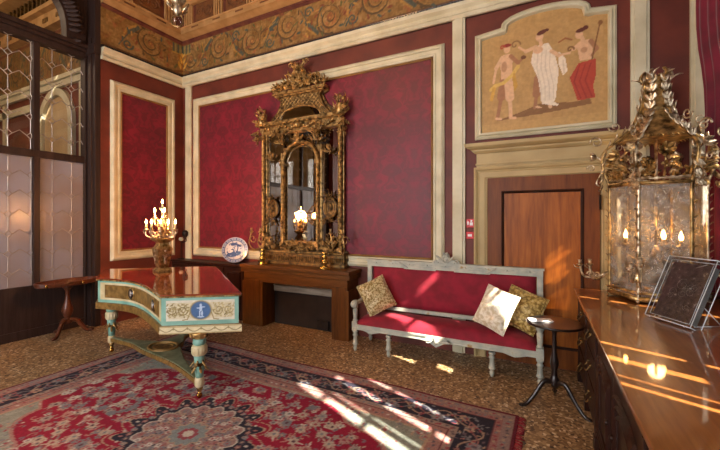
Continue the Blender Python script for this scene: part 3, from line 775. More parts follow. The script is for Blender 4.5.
def lattice(b, y0, y1, z0, z1, cw=.232, ch=.262, r=.0055, off=.0):
    d = .042
    ny = int((y1-y0)/cw)+2; nz = int((z1-z0)/ch)+2
    yb = y0-cw*.35; zb = z0-ch*.3
    def seg(p, q):
        (ya, za), (yb_, zb_) = p, q                                    # clip to the pane
        if max(ya, yb_) < y0 or min(ya, yb_) > y1 or max(za, zb_) < z0 or min(za, zb_) > z1: return
        def cl(v, lo, hi): return max(lo, min(hi, v))
        for _ in range(2):
            for (lo, hi, ax) in ((y0, y1, 0), (z0, z1, 1)):
                P = [list(p), list(q)]
        pa = (cl(ya, y0, y1), cl(za, z0, z1)); pb = (cl(yb_, y0, y1), cl(zb_, z0, z1))
        if math.hypot(pa[0]-pb[0], pa[1]-pb[1]) < .01: return
        b.sweep([(XS+off, pa[0], pa[1]), (XS+off, pb[0], pb[1])], r, n=4, smooth=False)
    for i in range(ny):
        for j in range(nz):
            cy, cz = yb+i*cw, zb+j*ch
            D = [(cy+d, cz), (cy, cz+d), (cy-d, cz), (cy, cz-d)]
            for k in range(4): seg(D[k], D[(k+1)%4])
            my, mz = cw/2, ch/2
            # each diamond sends four arms that meet the next diamonds: elongated octagons
            seg((cy+d, cz), (cy+cw-d, cz)) if j % 1 == 9 else None
            seg((cy, cz+d), (cy, cz+ch-d))
            seg((cy+d, cz), (cy+cw*.5, cz+ch*.22)); seg((cy+cw-d, cz), (cy+cw*.5, cz+ch*.22)) 
bays = [(-1.12, y_m[5-0]-.035)] if 0 else []
ed = [2.885] + y_m + [-1.12]
for k in range(len(ed)-1):
    y1 = ed[k]-(.035 if k else 0); y0 = ed[k+1]+.035
    if y1-y0 < .1: continue
    g = MB().box((XS-.004, y0-.01, 2.52), (XS+.002, y1+.01, 4.03)); p = obj('upper_pane', g, 'clear', sc)
    b = MB(); lattice(b, y0, y1, 2.54, 4.01); obj('leaded_lattice', b, 'came', p)
    g = MB().box((XS-.004, y0-.01, .69), (XS+.002, y1+.01, 2.46)); p = obj('frosted_pane', g, 'frost', sc)
    b = MB(); lattice(b, y0, y1, .70, 2.44, off=.008, r=.0036); obj('leaded_lattice', b, 'came', p)

# ---- the neighbouring room seen through the clear upper panes
YN = 3.40
b = MB().box((-11., YN, 0), (XS-.1, YN+.15, 5.9)); struct('wall_next_room', b, 'redwall')
b = MB().box((-11.1, -3.5, 0), (-11., YN, 5.9)); struct('wall_next_room_end', b, 'plaster')
b = MB().box((-11.1, -3.6, 0), (XS-.1, -3.5, 5.9)); struct('wall_next_room_side', b, 'plaster')
b = MB().box((-11.1, -3.6, 5.9), (XS-.1, YN+.1, 6.0)); struct('ceiling_next_room', b, 'plaster')
b = MB()
b.box((-11., YN-.06, 4.05), (XS-.1, YN, 4.22)); b.box((-11., YN-.1, 4.16), (XS-.1, YN, 4.24))
for (x0, x1) in ((-10.4, -10.25), (-9.05, -8.85), (-7.30, -7.12)): b.box((x0, YN-.04, 0), (x1, YN, 4.05))
b.box((-11., YN-.04, 3.75), (-8.85, YN, 3.9))
trim(b, 'cream', .004)
c = frieze_canvas(-XS+4.4 if 0 else 4.7, 12); c.a *= .9
o = canvas_obj('trim_%d' % (n+1), c, lambda x, y: (-10.95+x, YN-.012, 4.24+y*1.5), 'pnt', thick=.01); n += 1; o['kind'] = 'structure'
b = MB(); b.box((-11., YN-.16, 5.17), (XS-.1, YN, 5.42)); b.box((-11., YN-.26, 5.42), (XS-.1, YN, 5.5)); b.box((-11., YN-.45, 5.72), (XS-.1, YN, 5.9)); trim(b, 'ochre')
b = MB()
for k in range(9): b.box((-10.8+k*.5, YN-.17, 5.25), (-10.6+k*.5, YN-.15, 5.33))
for k in range(30): b.box((-10.9+k*.16, YN-.25, 5.52), (-10.84+k*.16, YN, 5.72))
trim(b, 'golddk')
# arched niche in that wall
b = MB(); N = 20; cx, r0, zs = -8.10, .62, 3.42
pts_o = [(cx+r0, 0), (cx+r0, zs)] + [(cx+r0*math.cos(PI*k/N), zs+r0*math.sin(PI*k/N)) for k in range(N+1)] + [(cx-r0, zs), (cx-r0, 0)]
ri = r0-.13
pts_i = [(cx+ri, 0), (cx+ri, zs)] + [(cx+ri*math.cos(PI*k/N), zs+ri*math.sin(PI*k/N)) for k in range(N+1)] + [(cx-ri, zs), (cx-ri, 0)]
vs = []; fs = []
for (xo, zo), (xi, zi) in zip(pts_o, pts_i): vs += [(xo, YN-.07, zo), (xi, YN-.07, zi), (xi, YN, zi), (xo, YN, zo)]
for k in range(len(pts_o)-1):
    q = 4*k
    for j in range(4): fs.append((q+j, q+4+j, q+4+(j+1)%4, q+(j+1)%4))
b.add(vs, fs); trim(b, 'cream')
b = MB(); b.prism_y([(x, z) for x, z in pts_i], YN-.012, YN-.002); trim(b, 'plaster')

# ================================================================== CARPET
RU0, RU1, RV0, RV1 = -4.46, -.165, .35, 3.2
def rug():
    w, h = RU1-RU0, RV1-RV0; c = Canvas(w, h, .0098, (150, 142, 120)); r = random.Random(21)
    X, Y = c.X, c.Y; e = np.minimum(np.minimum(X, w-X), np.minimum(Y, h-Y))
    pink = (150, 104, 98); tan = (168, 142, 118); navy = (30, 26, 42); grey = (138, 142, 128); crim = (142, 0, 42); lg = (192, 184, 168); slate = (118, 118, 120); rose = (146, 66, 72); dusk = (92, 78, 84)
    c.a[:] = grey; c.noise(7, 2); c.noise(8, 6)
    c.mask(e < .56, tan); c.mask(e < .545, pink, .75); c.mask((e < .46) & (e > .45), (96, 50, 56)); c.mask(e < .44, (150, 130, 116))
    c.mask(e < .385, navy); c.mask(e < .165, (96, 50, 56)); c.mask(e < .155, pink); c.mask(e < .10, (144, 120, 112)); c.mask(e < .025, (104, 16, 36))
    def peri(d):
        pts = []; a, b2 = w-2*d, h-2*d; L = 2*(a+b2)
        def P(s):
            s = s % L
            if s < a: return (d+s, d), (1, 0)
            s -= a
            if s < b2: return (w-d, d+s), (0, 1)
            s -= b2
            if s < a: return (w-d-s, h-d), (-1, 0)
            s -= a; return (d, h-d-s), (0, -1)
        return P, L
    P, L = peri(.275); m = int(L/.20)                                   # main border: flowers on running vines over navy
    for k in range(m*8):
        s = L*k/(m*8); s2 = L*(k+1)/(m*8); (x, y), (dx, dy) = P(s); (x2, y2), _ = P(s2)
        if abs(x2-x)+abs(y2-y) > .06: continue
        for am, ph, cc, wd in ((.07, 0, tan, .007), (-.07, 0, slate, .006), (.05, 1.6, pink, .006)):
            o1 = am*math.sin(2*PI*s/.4+ph); o2 = am*math.sin(2*PI*s2/.4+ph); c.line([(x-dy*o1, y+dx*o1), (x2-dy*o2, y2+dx*o2)], wd, cc)
    for k in range(m):
        (x, y), (dx, dy) = P(L*(k+.5)/m); sg = 1 if k % 2 else -1
        c.flower(x-dy*.035*sg, y+dx*.035*sg, r.uniform(.042,.058), r.choice([slate, pink, (134,130,132), tan]), r.choice([rose, dusk]), 6, k)
        for q in range(20):
            ox, oy = r.uniform(-.10,.10), r.uniform(-.10,.10); c.ldisc(x+ox, y+oy, .018, .008, r.choice([tan, rose, slate, pink, slate, dusk]), r.uniform(0,3))
    for d, n_, cols in ((.062, .034, (rose, slate, tan, dusk)), (.125, .04, (rose, slate, dusk, tan)), (.413, .04, (rose, slate, dusk)), (.50, .045, (rose, dusk, slate, lg))):
        P, L = peri(d); k = 0
        while k*n_ < L:
            (x, y), _ = P(k*n_); c.ldisc(x+r.uniform(-.012,.012), y+r.uniform(-.012,.012), .016, .010, r.choice(cols), r.uniform(0,3)); k += 1
    cx, cy = w/2, h/2; hx, hy = w/2-.60, h/2-.58
    U = np.abs(X-cx)/hx; V = np.abs(Y-cy)/hy
    ang = np.arctan2(V, U)
    rad = (U**1.45+V**1.45)**(1/1.45); sc_ = 1.10+.09*np.abs(np.sin(ang*7))-.03*np.cos(ang*4)
    c.mask((rad < sc_+.03) & (e > .57), (164, 120, 108)); c.mask((rad < sc_) & (e > .58), crim)
    inner = (rad < sc_) & (e > .6)
    for k in range(620):                                               # scattered sprays in the grey-green corners
        x, y = r.uniform(.57,w-.57), r.uniform(.57,h-.57)
        i, j = int(x/w*(c.nx-1)), int(y/h*(c.ny-1))
        if not inner[j, i]:
            if k % 2: c.spiral(x, y, r.uniform(.03,.06), 1.2, .005, r.choice([tan, slate, pink, lg, (120,126,112)]), r.uniform(0,6), r.choice([1,-1]))
            c.ldisc(x, y, .018, .014, r.choice([rose, slate, pink]), 0)
            for q in range(4): c.ldisc(x+r.uniform(-.06,.06), y+r.uniform(-.06,.06), .014, .007, r.choice([rose, tan, slate, lg, pink]), r.uniform(0,3))
    R = np.hypot((X-cx), (Y-cy)*1.08); A = np.arctan2(Y-cy, X-cx)
    # star medallion: thin cream outlines, a toothed navy ring and dense petals within
    def star(r0, amp, lob, col, ph=0., pw=1., op=1.): c.mask(R < r0+amp*np.abs(np.sin(A*lob/2+ph))**pw, col, op)
    star(.50, .12, 16, tan, 0, .7); star(.487, .12, 16, crim, 0, .7); star(.43, .15, 16, tan, .2, 1.8); star(.418, .145, 16, navy, .2, 1.8)
    for k in range(48):
        a = 2*PI*k/48; c.flower(cx+.45*math.cos(a), cy+.45*math.sin(a)/1.08, .024, [slate, pink, dusk][k%3], tan, 5, a); c.ldisc(cx+.50*math.cos(a+.06), cy+.50*math.sin(a+.06)/1.08, .018, .008, [pink, lg][k%2], a)
    star(.36, .06, 16, lg, 0, 1.); star(.347, .06, 16, (150, 118, 110), 0, 1.)
    for ring, nn, sz in ((.355, 32, .022), (.31, 40, .018), (.265, 32, .020), (.215, 24, .020), (.165, 20, .018)):
        for k in range(nn):
            a = 2*PI*(k+.5*(ring*100%2))/nn; c.flower(cx+ring*math.cos(a), cy+ring*math.sin(a)/1.08, sz*1.25, [lg, slate, tan, pink][(k+int(ring*60))%4], [rose, dusk, rose][k%3], 5, a)
            c.ldisc(cx+(ring-.024)*math.cos(a+.09), cy+(ring-.024)*math.sin(a+.09)/1.08, .014, .006, [navy, rose, dusk][k%3], a)
    star(.13, .03, 12, tan); star(.115, .03, 12, (126, 134, 130)); star(.065, .015, 8, rose); star(.04, 0, 8, lg)
    placed = []; tries = 0
    while len(placed) < 330 and tries < 14000:
        tries += 1; x, y = r.uniform(.6, w/2), r.uniform(.6, h/2)
        i, j = int(x/w*(c.nx-1)), int(y/h*(c.ny-1))
        if not inner[j, i] or rad[j, i] > 1.04 or R[j, i] < .62: continue
        if any((x-a)**2+(y-b_)**2 < .112**2 for a, b_ in placed): continue
        placed.append((x, y))
    for k in range(420):                                               # thin tendrils between the bouquets
        x, y = r.uniform(.6, w-.6), r.uniform(.6, h-.6); i, j = int(x/w*(c.nx-1)), int(y/h*(c.ny-1))
        if inner[j, i] and R[j, i] > .62: c.spiral(x, y, r.uniform(.02,.045), .8, .0055, r.choice([tan, (150,128,110), slate, (120,96,84)]), r.uniform(0,6), r.choice([1,-1]))
    for (x, y) in placed:
        st = r.randint(0, 10**6); n_p = 10
        for (fx, fy) in ((0,0),(1,0),(0,1),(1,1)):
            q = random.Random(st); X0 = w-x if fx else x; Y0 = h-y if fy else y; sx = -1 if fx else 1; sy = -1 if fy else 1
            cols = [lg, (150,140,130), slate, (170,128,116), (176,160,140)]
            for t_ in range(n_p):
                a = q.uniform(0, 2*PI); rr = q.uniform(.025, .075); px, py = X0+sx*rr*math.cos(a), Y0+sy*rr*math.sin(a)
                if q.random() < .35: c.flower(px, py, q.uniform(.022, .034), q.choice(cols), q.choice([rose, dusk, tan]), 5, a)
                else: c.ldisc(px, py, q.uniform(.014,.024), .007, q.choice(cols+[(92, 86, 80)]), a*sx*sy)
            c.flower(X0, Y0, .042, q.choice(cols), q.choice([rose, slate, (84,50,60)]), 6, 0)
    c.noise(9, 1)
    t = thing('persian_rug', 'large crimson patterned carpet with navy border under the painted piano', 'rug', (RU0+w/2, RV0+h/2, 0))
    def fn(x, y):
        X = RU0+x; Y = RV0+y
        return (X+.015*math.sin(Y*2.3)*(x/w), Y+.05*(1-x/w)-.06*x/w+.012*math.sin(X*3.1)*(y/h), .014)
    o = canvas_obj('carpet_pile', c, fn, 'rugm', t, thick=.012)
    b = MB()
    y = RV0+.02
    while y < RV1:
        yy = y-.06; b.sweep([(RU1, yy, .008), (RU1+.03+r.uniform(-.004,.006), yy+r.uniform(-.012,.012), .006), (RU1+.06+r.uniform(-.01,.01), yy+r.uniform(-.02,.02), .005)], .006, .004, n=4); y += .016
    y = RV0+.02
    while y < RV1:
        yy = y+.05; b.sweep([(RU0, yy, .008), (RU0-.015, yy+r.uniform(-.01,.01), .005)], .005, .004, n=4); y += .02
    f = obj('fringe', b, 'fringe', t); f['kind'] = 'stuff'
rug()

# ================================================================== PAINTED PIANO
def catmull(P, n=8):
    out = []
    for i in range(len(P)-1):
        p0 = P[max(i-1,0)]; p1 = P[i]; p2 = P[i+1]; p3 = P[min(i+2,len(P)-1)]
        for k in range(n):
            t = k/n
            out.append(tuple(.5*(2*p1[a]+(p2[a]-p0[a])*t+(2*p0[a]-5*p1[a]+4*p2[a]-p3[a])*t*t+(3*p1[a]-p0[a]-3*p2[a]+p3[a])*t**3) for a in range(len(p1))))
    out.append(tuple(P[-1])); return out
TL, TR, KR, KL, BL = (-2.925,1.95), (-2.365,2.335), (-4.03,3.50), (-5.10,2.64), (-4.42,2.20)
bent = catmull([TL, (-3.256,2.085), (-3.66,2.225), (-4.0,2.275), BL], 6)
outline = [TR, TL] + bent[1:] + [KL, KR]
def inset(poly, d):
    n_ = len(poly); a = sum(poly[i][0]*poly[(i+1)%n_][1]-poly[(i+1)%n_][0]*poly[i][1] for i in range(n_)); sg = 1 if a > 0 else -1; out = []
    for i in range(n_):
        p, q, r_ = Vector(poly[i-1]), Vector(poly[i]), Vector(poly[(i+1)%n_])
        d1 = (q-p).normalized(); d2 = (r_-q).normalized(); n1 = Vector((-d1.y, d1.x))*sg; n2 = Vector((-d2.y, d2.x))*sg
        m = (n1+n2).normalized(); out.append(tuple(q+m*(d/max(.35, m.dot(n1)))))
    return out
pn = thing('grand_piano', 'pale teal and gilt painted antique piano with shiny red-brown lid', 'piano', (-3.4, 2.5, 0))
body = inset(outline, .018)
b = MB().prism(body, .67, .925); obj('case', b, 'teal', pn, bevel=.003)
b = MB().prism(outline, .928, .944); obj('lid', b, 'lid', pn, bevel=.003)
b = MB().prism(inset(outline, .006), .915, .928)
for i in range(len(outline)):
    p, q = Vector(inset(outline, .004)[i]), Vector(inset(outline, .004)[(i+1)%len(outline)]); L = (q-p).length; k = int(L/.022)
    for j in range(k): v = p+(q-p)*((j+.5)/k); b.sphere((v.x, v.y, .919), .007, 5)
obj('gilt_edge_moulding', b, 'gold', pn)
b = MB().prism(inset(outline, -.004), .60, .672); obj('skirt', b, 'pgold', pn, bevel=.004)
# tail panel
tl, tr = Vector(inset(outline, .018)[1]), Vector(inset(outline, .018)[0]); dv = (tr-tl); Lt = dv.length; dv.normalize(); nv = Vector((dv.y, -dv.x))
def on_tail(u, z, d=0.): p = tl+dv*u+nv*d; return (p.x, p.y, z)
w, h = Lt-.07, .178; c = Canvas(w, h, .0042, (206, 194, 158)); c.noise(4, 3)
c.mask((c.X < .02) | (c.X > w-.02) | (c.Y < .02) | (c.Y > h-.02), (214, 206, 184))
dk = (128, 108, 62); mid = w/2
for s in (-1, 1):
    c.spiral(mid+s*.15, h/2, .045, 1.7, .0045, dk, PI if s > 0 else 0, s); c.spiral(mid+s*.235, h/2+.005, .042, 1.6, .0045, dk, 0 if s > 0 else PI, -s)
    for k in range(14): c.ldisc(mid+s*(.11+.012*k), h/2+.048*math.sin(k*1.3), .014, .006, [(150,132,80),(176,158,108),(120,104,60)][k%3], k*.9)
    c.spiral(mid+s*.225, h/2-.03, .02, 1.2, .004, (150,130,80), 0, s)
q_ = random.Random(5)
for k in range(150):
    s = 1 if k%2 else -1; xx_ = q_.uniform(.10, .285); c.ldisc(mid+s*xx_, h/2+q_.uniform(-.062,.062), .011, .004, [(150,132,80),(176,158,108),(132,112,66),(198,180,130)][k%4], q_.uniform(0,3), .8)
for s in (-1, 1): c.line([(mid+s*.09, h/2-.02), (mid+s*.11, .012), (mid+s*.15, .006)], .004, (150,126,76))
c.ldisc(mid, h/2, .094, .086, (150,126,76)); c.ldisc(mid, h/2, .084, .077, (64,98,142))
for (x, y, a, b_) in ((0,.045,.011,.013),(0,.015,.012,.026),(-.018,.02,.018,.005),(.02,.028,.018,.005),(-.008,-.03,.006,.028),(.012,-.03,.007,.028),(0,-.058,.03,.006)): c.ldisc(mid+x, h/2+y, a, b_, (180,200,222))
canvas_obj('medallion_panel', c, lambda x, y: on_tail(.035+x, .71+y, .004), 'pnt', pn, thick=.003)
sk = inset(outline, -.004); tl2 = Vector(sk[1]); L2 = (Vector(sk[0])-tl2).length
c = Canvas(L2, .068, .004, (216, 202, 160)); c.line([(0,.062),(L2,.062)], .003, (166,142,90)); c.line([(0,.004),(L2,.004)], .004, (150,124,72))
for k in range(6):
    x0 = L2*k/6; c.line([(x0+L2/6*q/10, .050-.030*math.sin(PI*q/10)) for q in range(11)], .0035, (140,122,84)); c.ldisc(x0, .045, .007, .012, (150,130,88))
canvas_obj('tail_skirt_panel', c, lambda x, y: tuple((tl2+dv*x+nv*.003).to_3d()+Vector((0,0,.602+y))), 'pnt', pn, thick=.003)
# bentside panels follow the curve
def ribbon(pts, z0, z1, off, th):
    m = MB(); P = [Vector(p) for p in pts]; N_ = len(P); vs = []; fs = []
    for i in range(N_):
        t_ = (P[min(i+1,N_-1)]-P[max(i-1,0)]).normalized(); nn = Vector((t_.y, -t_.x))
        if nn.y > 0: nn = -nn
        a = P[i]+nn*off; q = P[i]+nn*(off-th)
        vs += [(a.x,a.y,z0),(a.x,a.y,z1),(q.x,q.y,z1),(q.x,q.y,z0)]
    for i in range(N_-1):
        k = 4*i
        for j in range(4): fs.append((k+j, k+(j+1)%4, k+4+(j+1)%4, k+4+j))
    fs += [(0,1,2,3), tuple(4*(N_-1)+j for j in (3,2,1,0))]
    return m.add(vs, fs)
bi = inset(outline, .018)[1:1+len(bent)]
obj('bentside_border', ribbon(bi[1:-1], .705, .893, .005, .01), 'creampaint', pn)
obj('bentside_panel', ribbon(bi[2:-2], .728, .872, .008, .01), 'pgold', pn)
def on_bent(t_): 
    k = t_*(len(bi)-1); i = int(k); f = k-i; p = Vector(bi[i]).lerp(Vector(bi[min(i+1,len(bi)-1)]), f)
    d = (Vector(bi[min(i+1,len(bi)-1)])-Vector(bi[max(i-1,0)])).normalized(); nn = Vector((d.y,-d.x)); nn = -nn if nn.y > 0 else nn
    return p, nn
for tt in (.22, .68):
    p, nn = on_bent(tt); b = MB(); 
    T0 = Matrix.Translation((p.x+nn.x*.008, p.y+nn.y*.008, .80)) @ Vector((0,0,1)).rotation_difference(nn.to_3d()).to_matrix().to_4x4()
    b.T = T0; b.lathe([(.066,0),(.066,.006),(.056,.008)], n=20); b.m = 1; b.lathe([(.054,.006),(.054,.010)], n=20)
    b.m = 2; b.sphere((0, 0, .010), .022, 8, (1, 1.6, .3))
    b.T = Matrix.Identity(4); obj('medallion', b, ['gold', 'ebony', 'came'], pn)
# legs
LG = [(-4.60, 2.46), (-2.695, 2.165), (-4.05, 3.18)]
for (x, y) in LG:
    b = MB(); b.m = 0
    b.lathe([(.085,.605),(.085,.59),(.075,.58),(.08,.565),(.05,.545)], (x,y,0), 20)
    for k in range(10): a = 2*PI*k/10; b.leaf((x+.055*math.cos(a), y+.055*math.sin(a), .55), (math.cos(a),math.sin(a),.7), (0,0,1), .045, .016)
    b.m = 1; b.lathe([(.038,.55),(.052,.535),(.056,.505),(.042,.485)], (x,y,0), 20)
    b.m = 2; b.lathe([(.055,.488),(.062,.48),(.062,.41),(.056,.40)], (x,y,0), 20)
    for k in range(14): a = 2*PI*k/14; b.sweep([(x+.061*math.cos(a), y+.061*math.sin(a), .472), (x+.061*math.cos(a), y+.061*math.sin(a), .418)], .0055, n=5)
    b.m = 1; b.lathe([(.048,.402),(.046,.38),(.042,.34),(.038,.26),(.030,.19)], (x,y,0), 20)
    b.m = 0; b.lathe([(.042,.335),(.047,.32),(.042,.305)], (x,y,0), 16)
    for k in range(12): a = 2*PI*k/12; b.leaf((x+.042*math.cos(a), y+.042*math.sin(a), .36-(k%2)*.05), (math.cos(a)*.3,math.sin(a)*.3,-.9), (math.cos(a),math.sin(a),0), .06, .013)
    b.m = 2; b.lathe([(.034,.20),(.040,.185),(.040,.13),(.030,.115)], (x,y,0), 18)
    b.m = 0; b.lathe([(.03,.12),(.026,.09),(.018,.07)], (x,y,0), 14)
    lg_ = obj('leg', b, ['gold', 'teal', 'creampaint'], pn)
    z0 = .014 if x > -4.4 and y < 3.2 else 0
    b = MB(); b.lathe([(.014,.075),(.02,.05),(.014,.045)], (x,y,0), 10)
    b.sweep([(x-.010, y, .024+z0), (x+.010, y, .024+z0)], .024, n=12); b.box((x-.018,y-.006,.02), (x-.012,y+.006,.06)); b.box((x+.012,y-.006,.02), (x+.018,y+.006,.06))
    obj('caster', b, 'brass', lg_)
# stretcher
Cn = Vector((-3.72, 2.52)); b = MB()
outp = []; 
order = sorted(range(3), key=lambda i: math.atan2(LG[i][1]-Cn.y, LG[i][0]-Cn.x))
for q in range(3):
    A = Vector(LG[order[q]]); B = Vector(LG[order[(q+1)%3]])
    da = (A-Cn).normalized(); pa = Vector((-da.y, da.x)); db = (B-Cn).normalized(); pb = Vector((-db.y, db.x))
    bis = (da+db); bis = bis.normalized() if bis.length > .2 else pa
    A1 = A+pa*.03-da*.02; B1 = B-pb*.03-db*.02
    pts = [tuple(A1), tuple(A1.lerp(Cn, .45)+pa*.04), tuple(Cn+pa*.13+da*.20), tuple(Cn+bis*.17), tuple(Cn-pb*.13+db*.20), tuple(B1.lerp(Cn, .45)-pb*.04), tuple(B1)]
    outp += catmull(pts, 5)
b.m = 0; b.prism(outp, .135, .175); b.m = 1; b.prism(inset(outp, .012), .174, .185)
N_ = 28; ring = [(Cn.x+.17*math.cos(2*PI*k/N_), Cn.y+.13*math.sin(2*PI*k/N_), .19) for k in range(N_)]; b.m = 0
b.sweep(ring, .014, n=6, closed=True); b.sweep([(Cn.x+.12*math.cos(2*PI*k/N_), Cn.y+.085*math.sin(2*PI*k/N_), .188) for k in range(N_)], .008, n=5, closed=True)
b.m = 2; b.lathe([(.12,.184),(.12,.188),(.10,.189)], (Cn.x,Cn.y,0), 24, scale=(1,.68))
st = obj('stretcher', b, ['pgold', 'olive', 'golddk'], pn, bevel=.003)

# ================================================================== CANDELABRUM ON THE PIANO
cx_, cy_, cz_ = -4.225, 2.85, .944
cd = thing('candelabrum', 'gilt seven-light candelabrum on tapered vase standing on piano lid', 'candelabrum', (cx_, cy_, cz_))
b = MB(); rot = .6
sq = lambda r, z: (r*1.25, z)
b.lathe([sq(.095,0),sq(.095,.02),sq(.085,.03),sq(.075,.045),sq(.060,.05),sq(.064,.06),sq(.075,.12),sq(.10,.27),sq(.104,.29),sq(.09,.30),sq(.07,.33),sq(.062,.36),sq(.10,.39),sq(.12,.40),sq(.115,.42)], (cx_,cy_,cz_), 4, smooth=False, twist=rot)
vase = obj('vase', b, 'silvergilt', cd, bevel=.006)
for q in range(4):
    b = MB(); a = rot+PI/4+q*PI/2; u = (-math.sin(a), math.cos(a), 0); c0 = Vector((cx_+math.cos(a)*.085, cy_+math.sin(a)*.085, cz_+.2))
    for s in (-1, 1): b.spiral(tuple(c0+Vector(u)*.022*s+Vector((math.cos(a),math.sin(a),0))*.004), .024, .004, 1.4*s, .005, u=u)
    b.leaf(tuple(c0+Vector((0,0,-.1))), (0,0,1), (math.cos(a),math.sin(a),0), .09, .02, .1); b.sphere(tuple(c0+Vector((0,0,.06))), .014, 6)
    obj('relief_ornament', b, 'goldbr', vase)
b = MB(); b.lathe([(.07,.42),(.035,.44),(.022,.47),(.04,.50),(.045,.53),(.02,.56),(.016,.62),(.03,.65),(.014,.68),(.012,.76),(.03,.78),(.034,.80),(.016,.80)], (cx_,cy_,cz_), 14)
for k in range(14): a = 2.4*k; b.leaf((cx_+.02*math.cos(a), cy_+.02*math.sin(a), cz_+.44+.012*k), (math.cos(a),math.sin(a),.8), (0,0,1), .07, .016, .5)
obj('stem', b, 'goldbr', cd)
def bulb(t, x, y, z, s=1., mat='bulb'):
    m_ = MB(); m_.lathe([(.009*s,0),(.012*s,.012*s),(.013*s,.022*s),(.008*s,.042*s),(.001,.062*s)], (x,y,z), 10); return obj('bulb', m_, mat, t)
arms = [(i*2*PI/5+.35, .165, .585) for i in range(5)] + [(1.1, .085, .72), (3.5, .10, .72)]
Rr = (math.cos(math.atan(180/355)), math.sin(math.atan(180/355))); Ff = (-Rr[1], Rr[0])
spots = [(-.185,-.03,.555),(-.06,-.13,.555),(.0,.14,.555),(.035,-.10,.555),(.165,0,.555),(-.13,.06,.70),(.05,-.04,.70)]
for (r_, f_, zz_) in spots:
    x = cx_+Rr[0]*r_+Ff[0]*f_; y = cy_+Rr[1]*r_+Ff[1]*f_; z = cz_+zz_
    b = MB(); P = [(cx_, cy_, z-.06), (cx_+(x-cx_)*.35, cy_+(y-cy_)*.35, z-.10), (cx_+(x-cx_)*.7, cy_+(y-cy_)*.7, z-.13), (x, y, z-.10), (x, y, z-.03)]
    b.sweep(catmull(P, 5), .009, n=6)
    b.lathe([(.010,-.05),(.028,-.035),(.032,-.028),(.014,-.022),(.016,0),(.020,.004)], (x,y,z), 12)
    b.spiral((cx_+(x-cx_)*.55, cy_+(y-cy_)*.55, z-.09), .035, .008, 1.3, .006, u=((x-cx_)*5,(y-cy_)*5,0)); b.leaf((x,y,z-.09), ((x-cx_),(y-cy_),.1), (0,0,1), .05, .015, .6)
    am = obj('arm', b, 'goldbr', cd)
    m_ = MB(); m_.lathe([(.010,0),(.010,.045)], (x,y,z), 10); obj('candle', m_, 'candle', am)
    bulb(am, x, y, z+.045, .9)
m_ = MB(); m_.lathe([(.010,0),(.010,.05)], (cx_,cy_,cz_+.80), 10); am = obj('candle', m_, 'candle', cd); bulb(am, cx_, cy_, cz_+.85, .9)
CAND = (cx_, cy_, cz_)

# ================================================================== LOW CABINET, PLATE, MANTEL
t = thing('low_cabinet', 'long low dark wooden cabinet in the corner behind the painted piano', 'cabinet', (-4.97, 4.2, 0))
b = MB().box((-5.84, 4.12, .05), (-4.10, 4.34, .85)); b.box((-5.84, 4.14, 0), (-4.10, 4.34, .06)); obj('body', b, 'mahog', t)
b = MB().box((-5.85, 4.08, .852), (-4.096, 4.345, .885)); obj('top', b, 'mahog', t, bevel=.006)
for k in range(4):
    x0 = -5.80+k*.425; b = MB().box((x0, 4.105, .10), (x0+.40, 4.12, .82)); dd = obj('door', b, 'mahog', t, bevel=.003)
    b = MB(); moulding(b, rect(x0+.05, x0+.35, .15, .77), [(0,0),(0,.010),(.012,.016),(.024,.006),(.026,0)], lambda u, v, d: (u, 4.105-d, v)); obj('door_moulding', b, 'mahog', dd)
    b = MB().sphere((x0+.37, 4.098, .47), .012, 8); obj('knob', b, 'brass', dd)
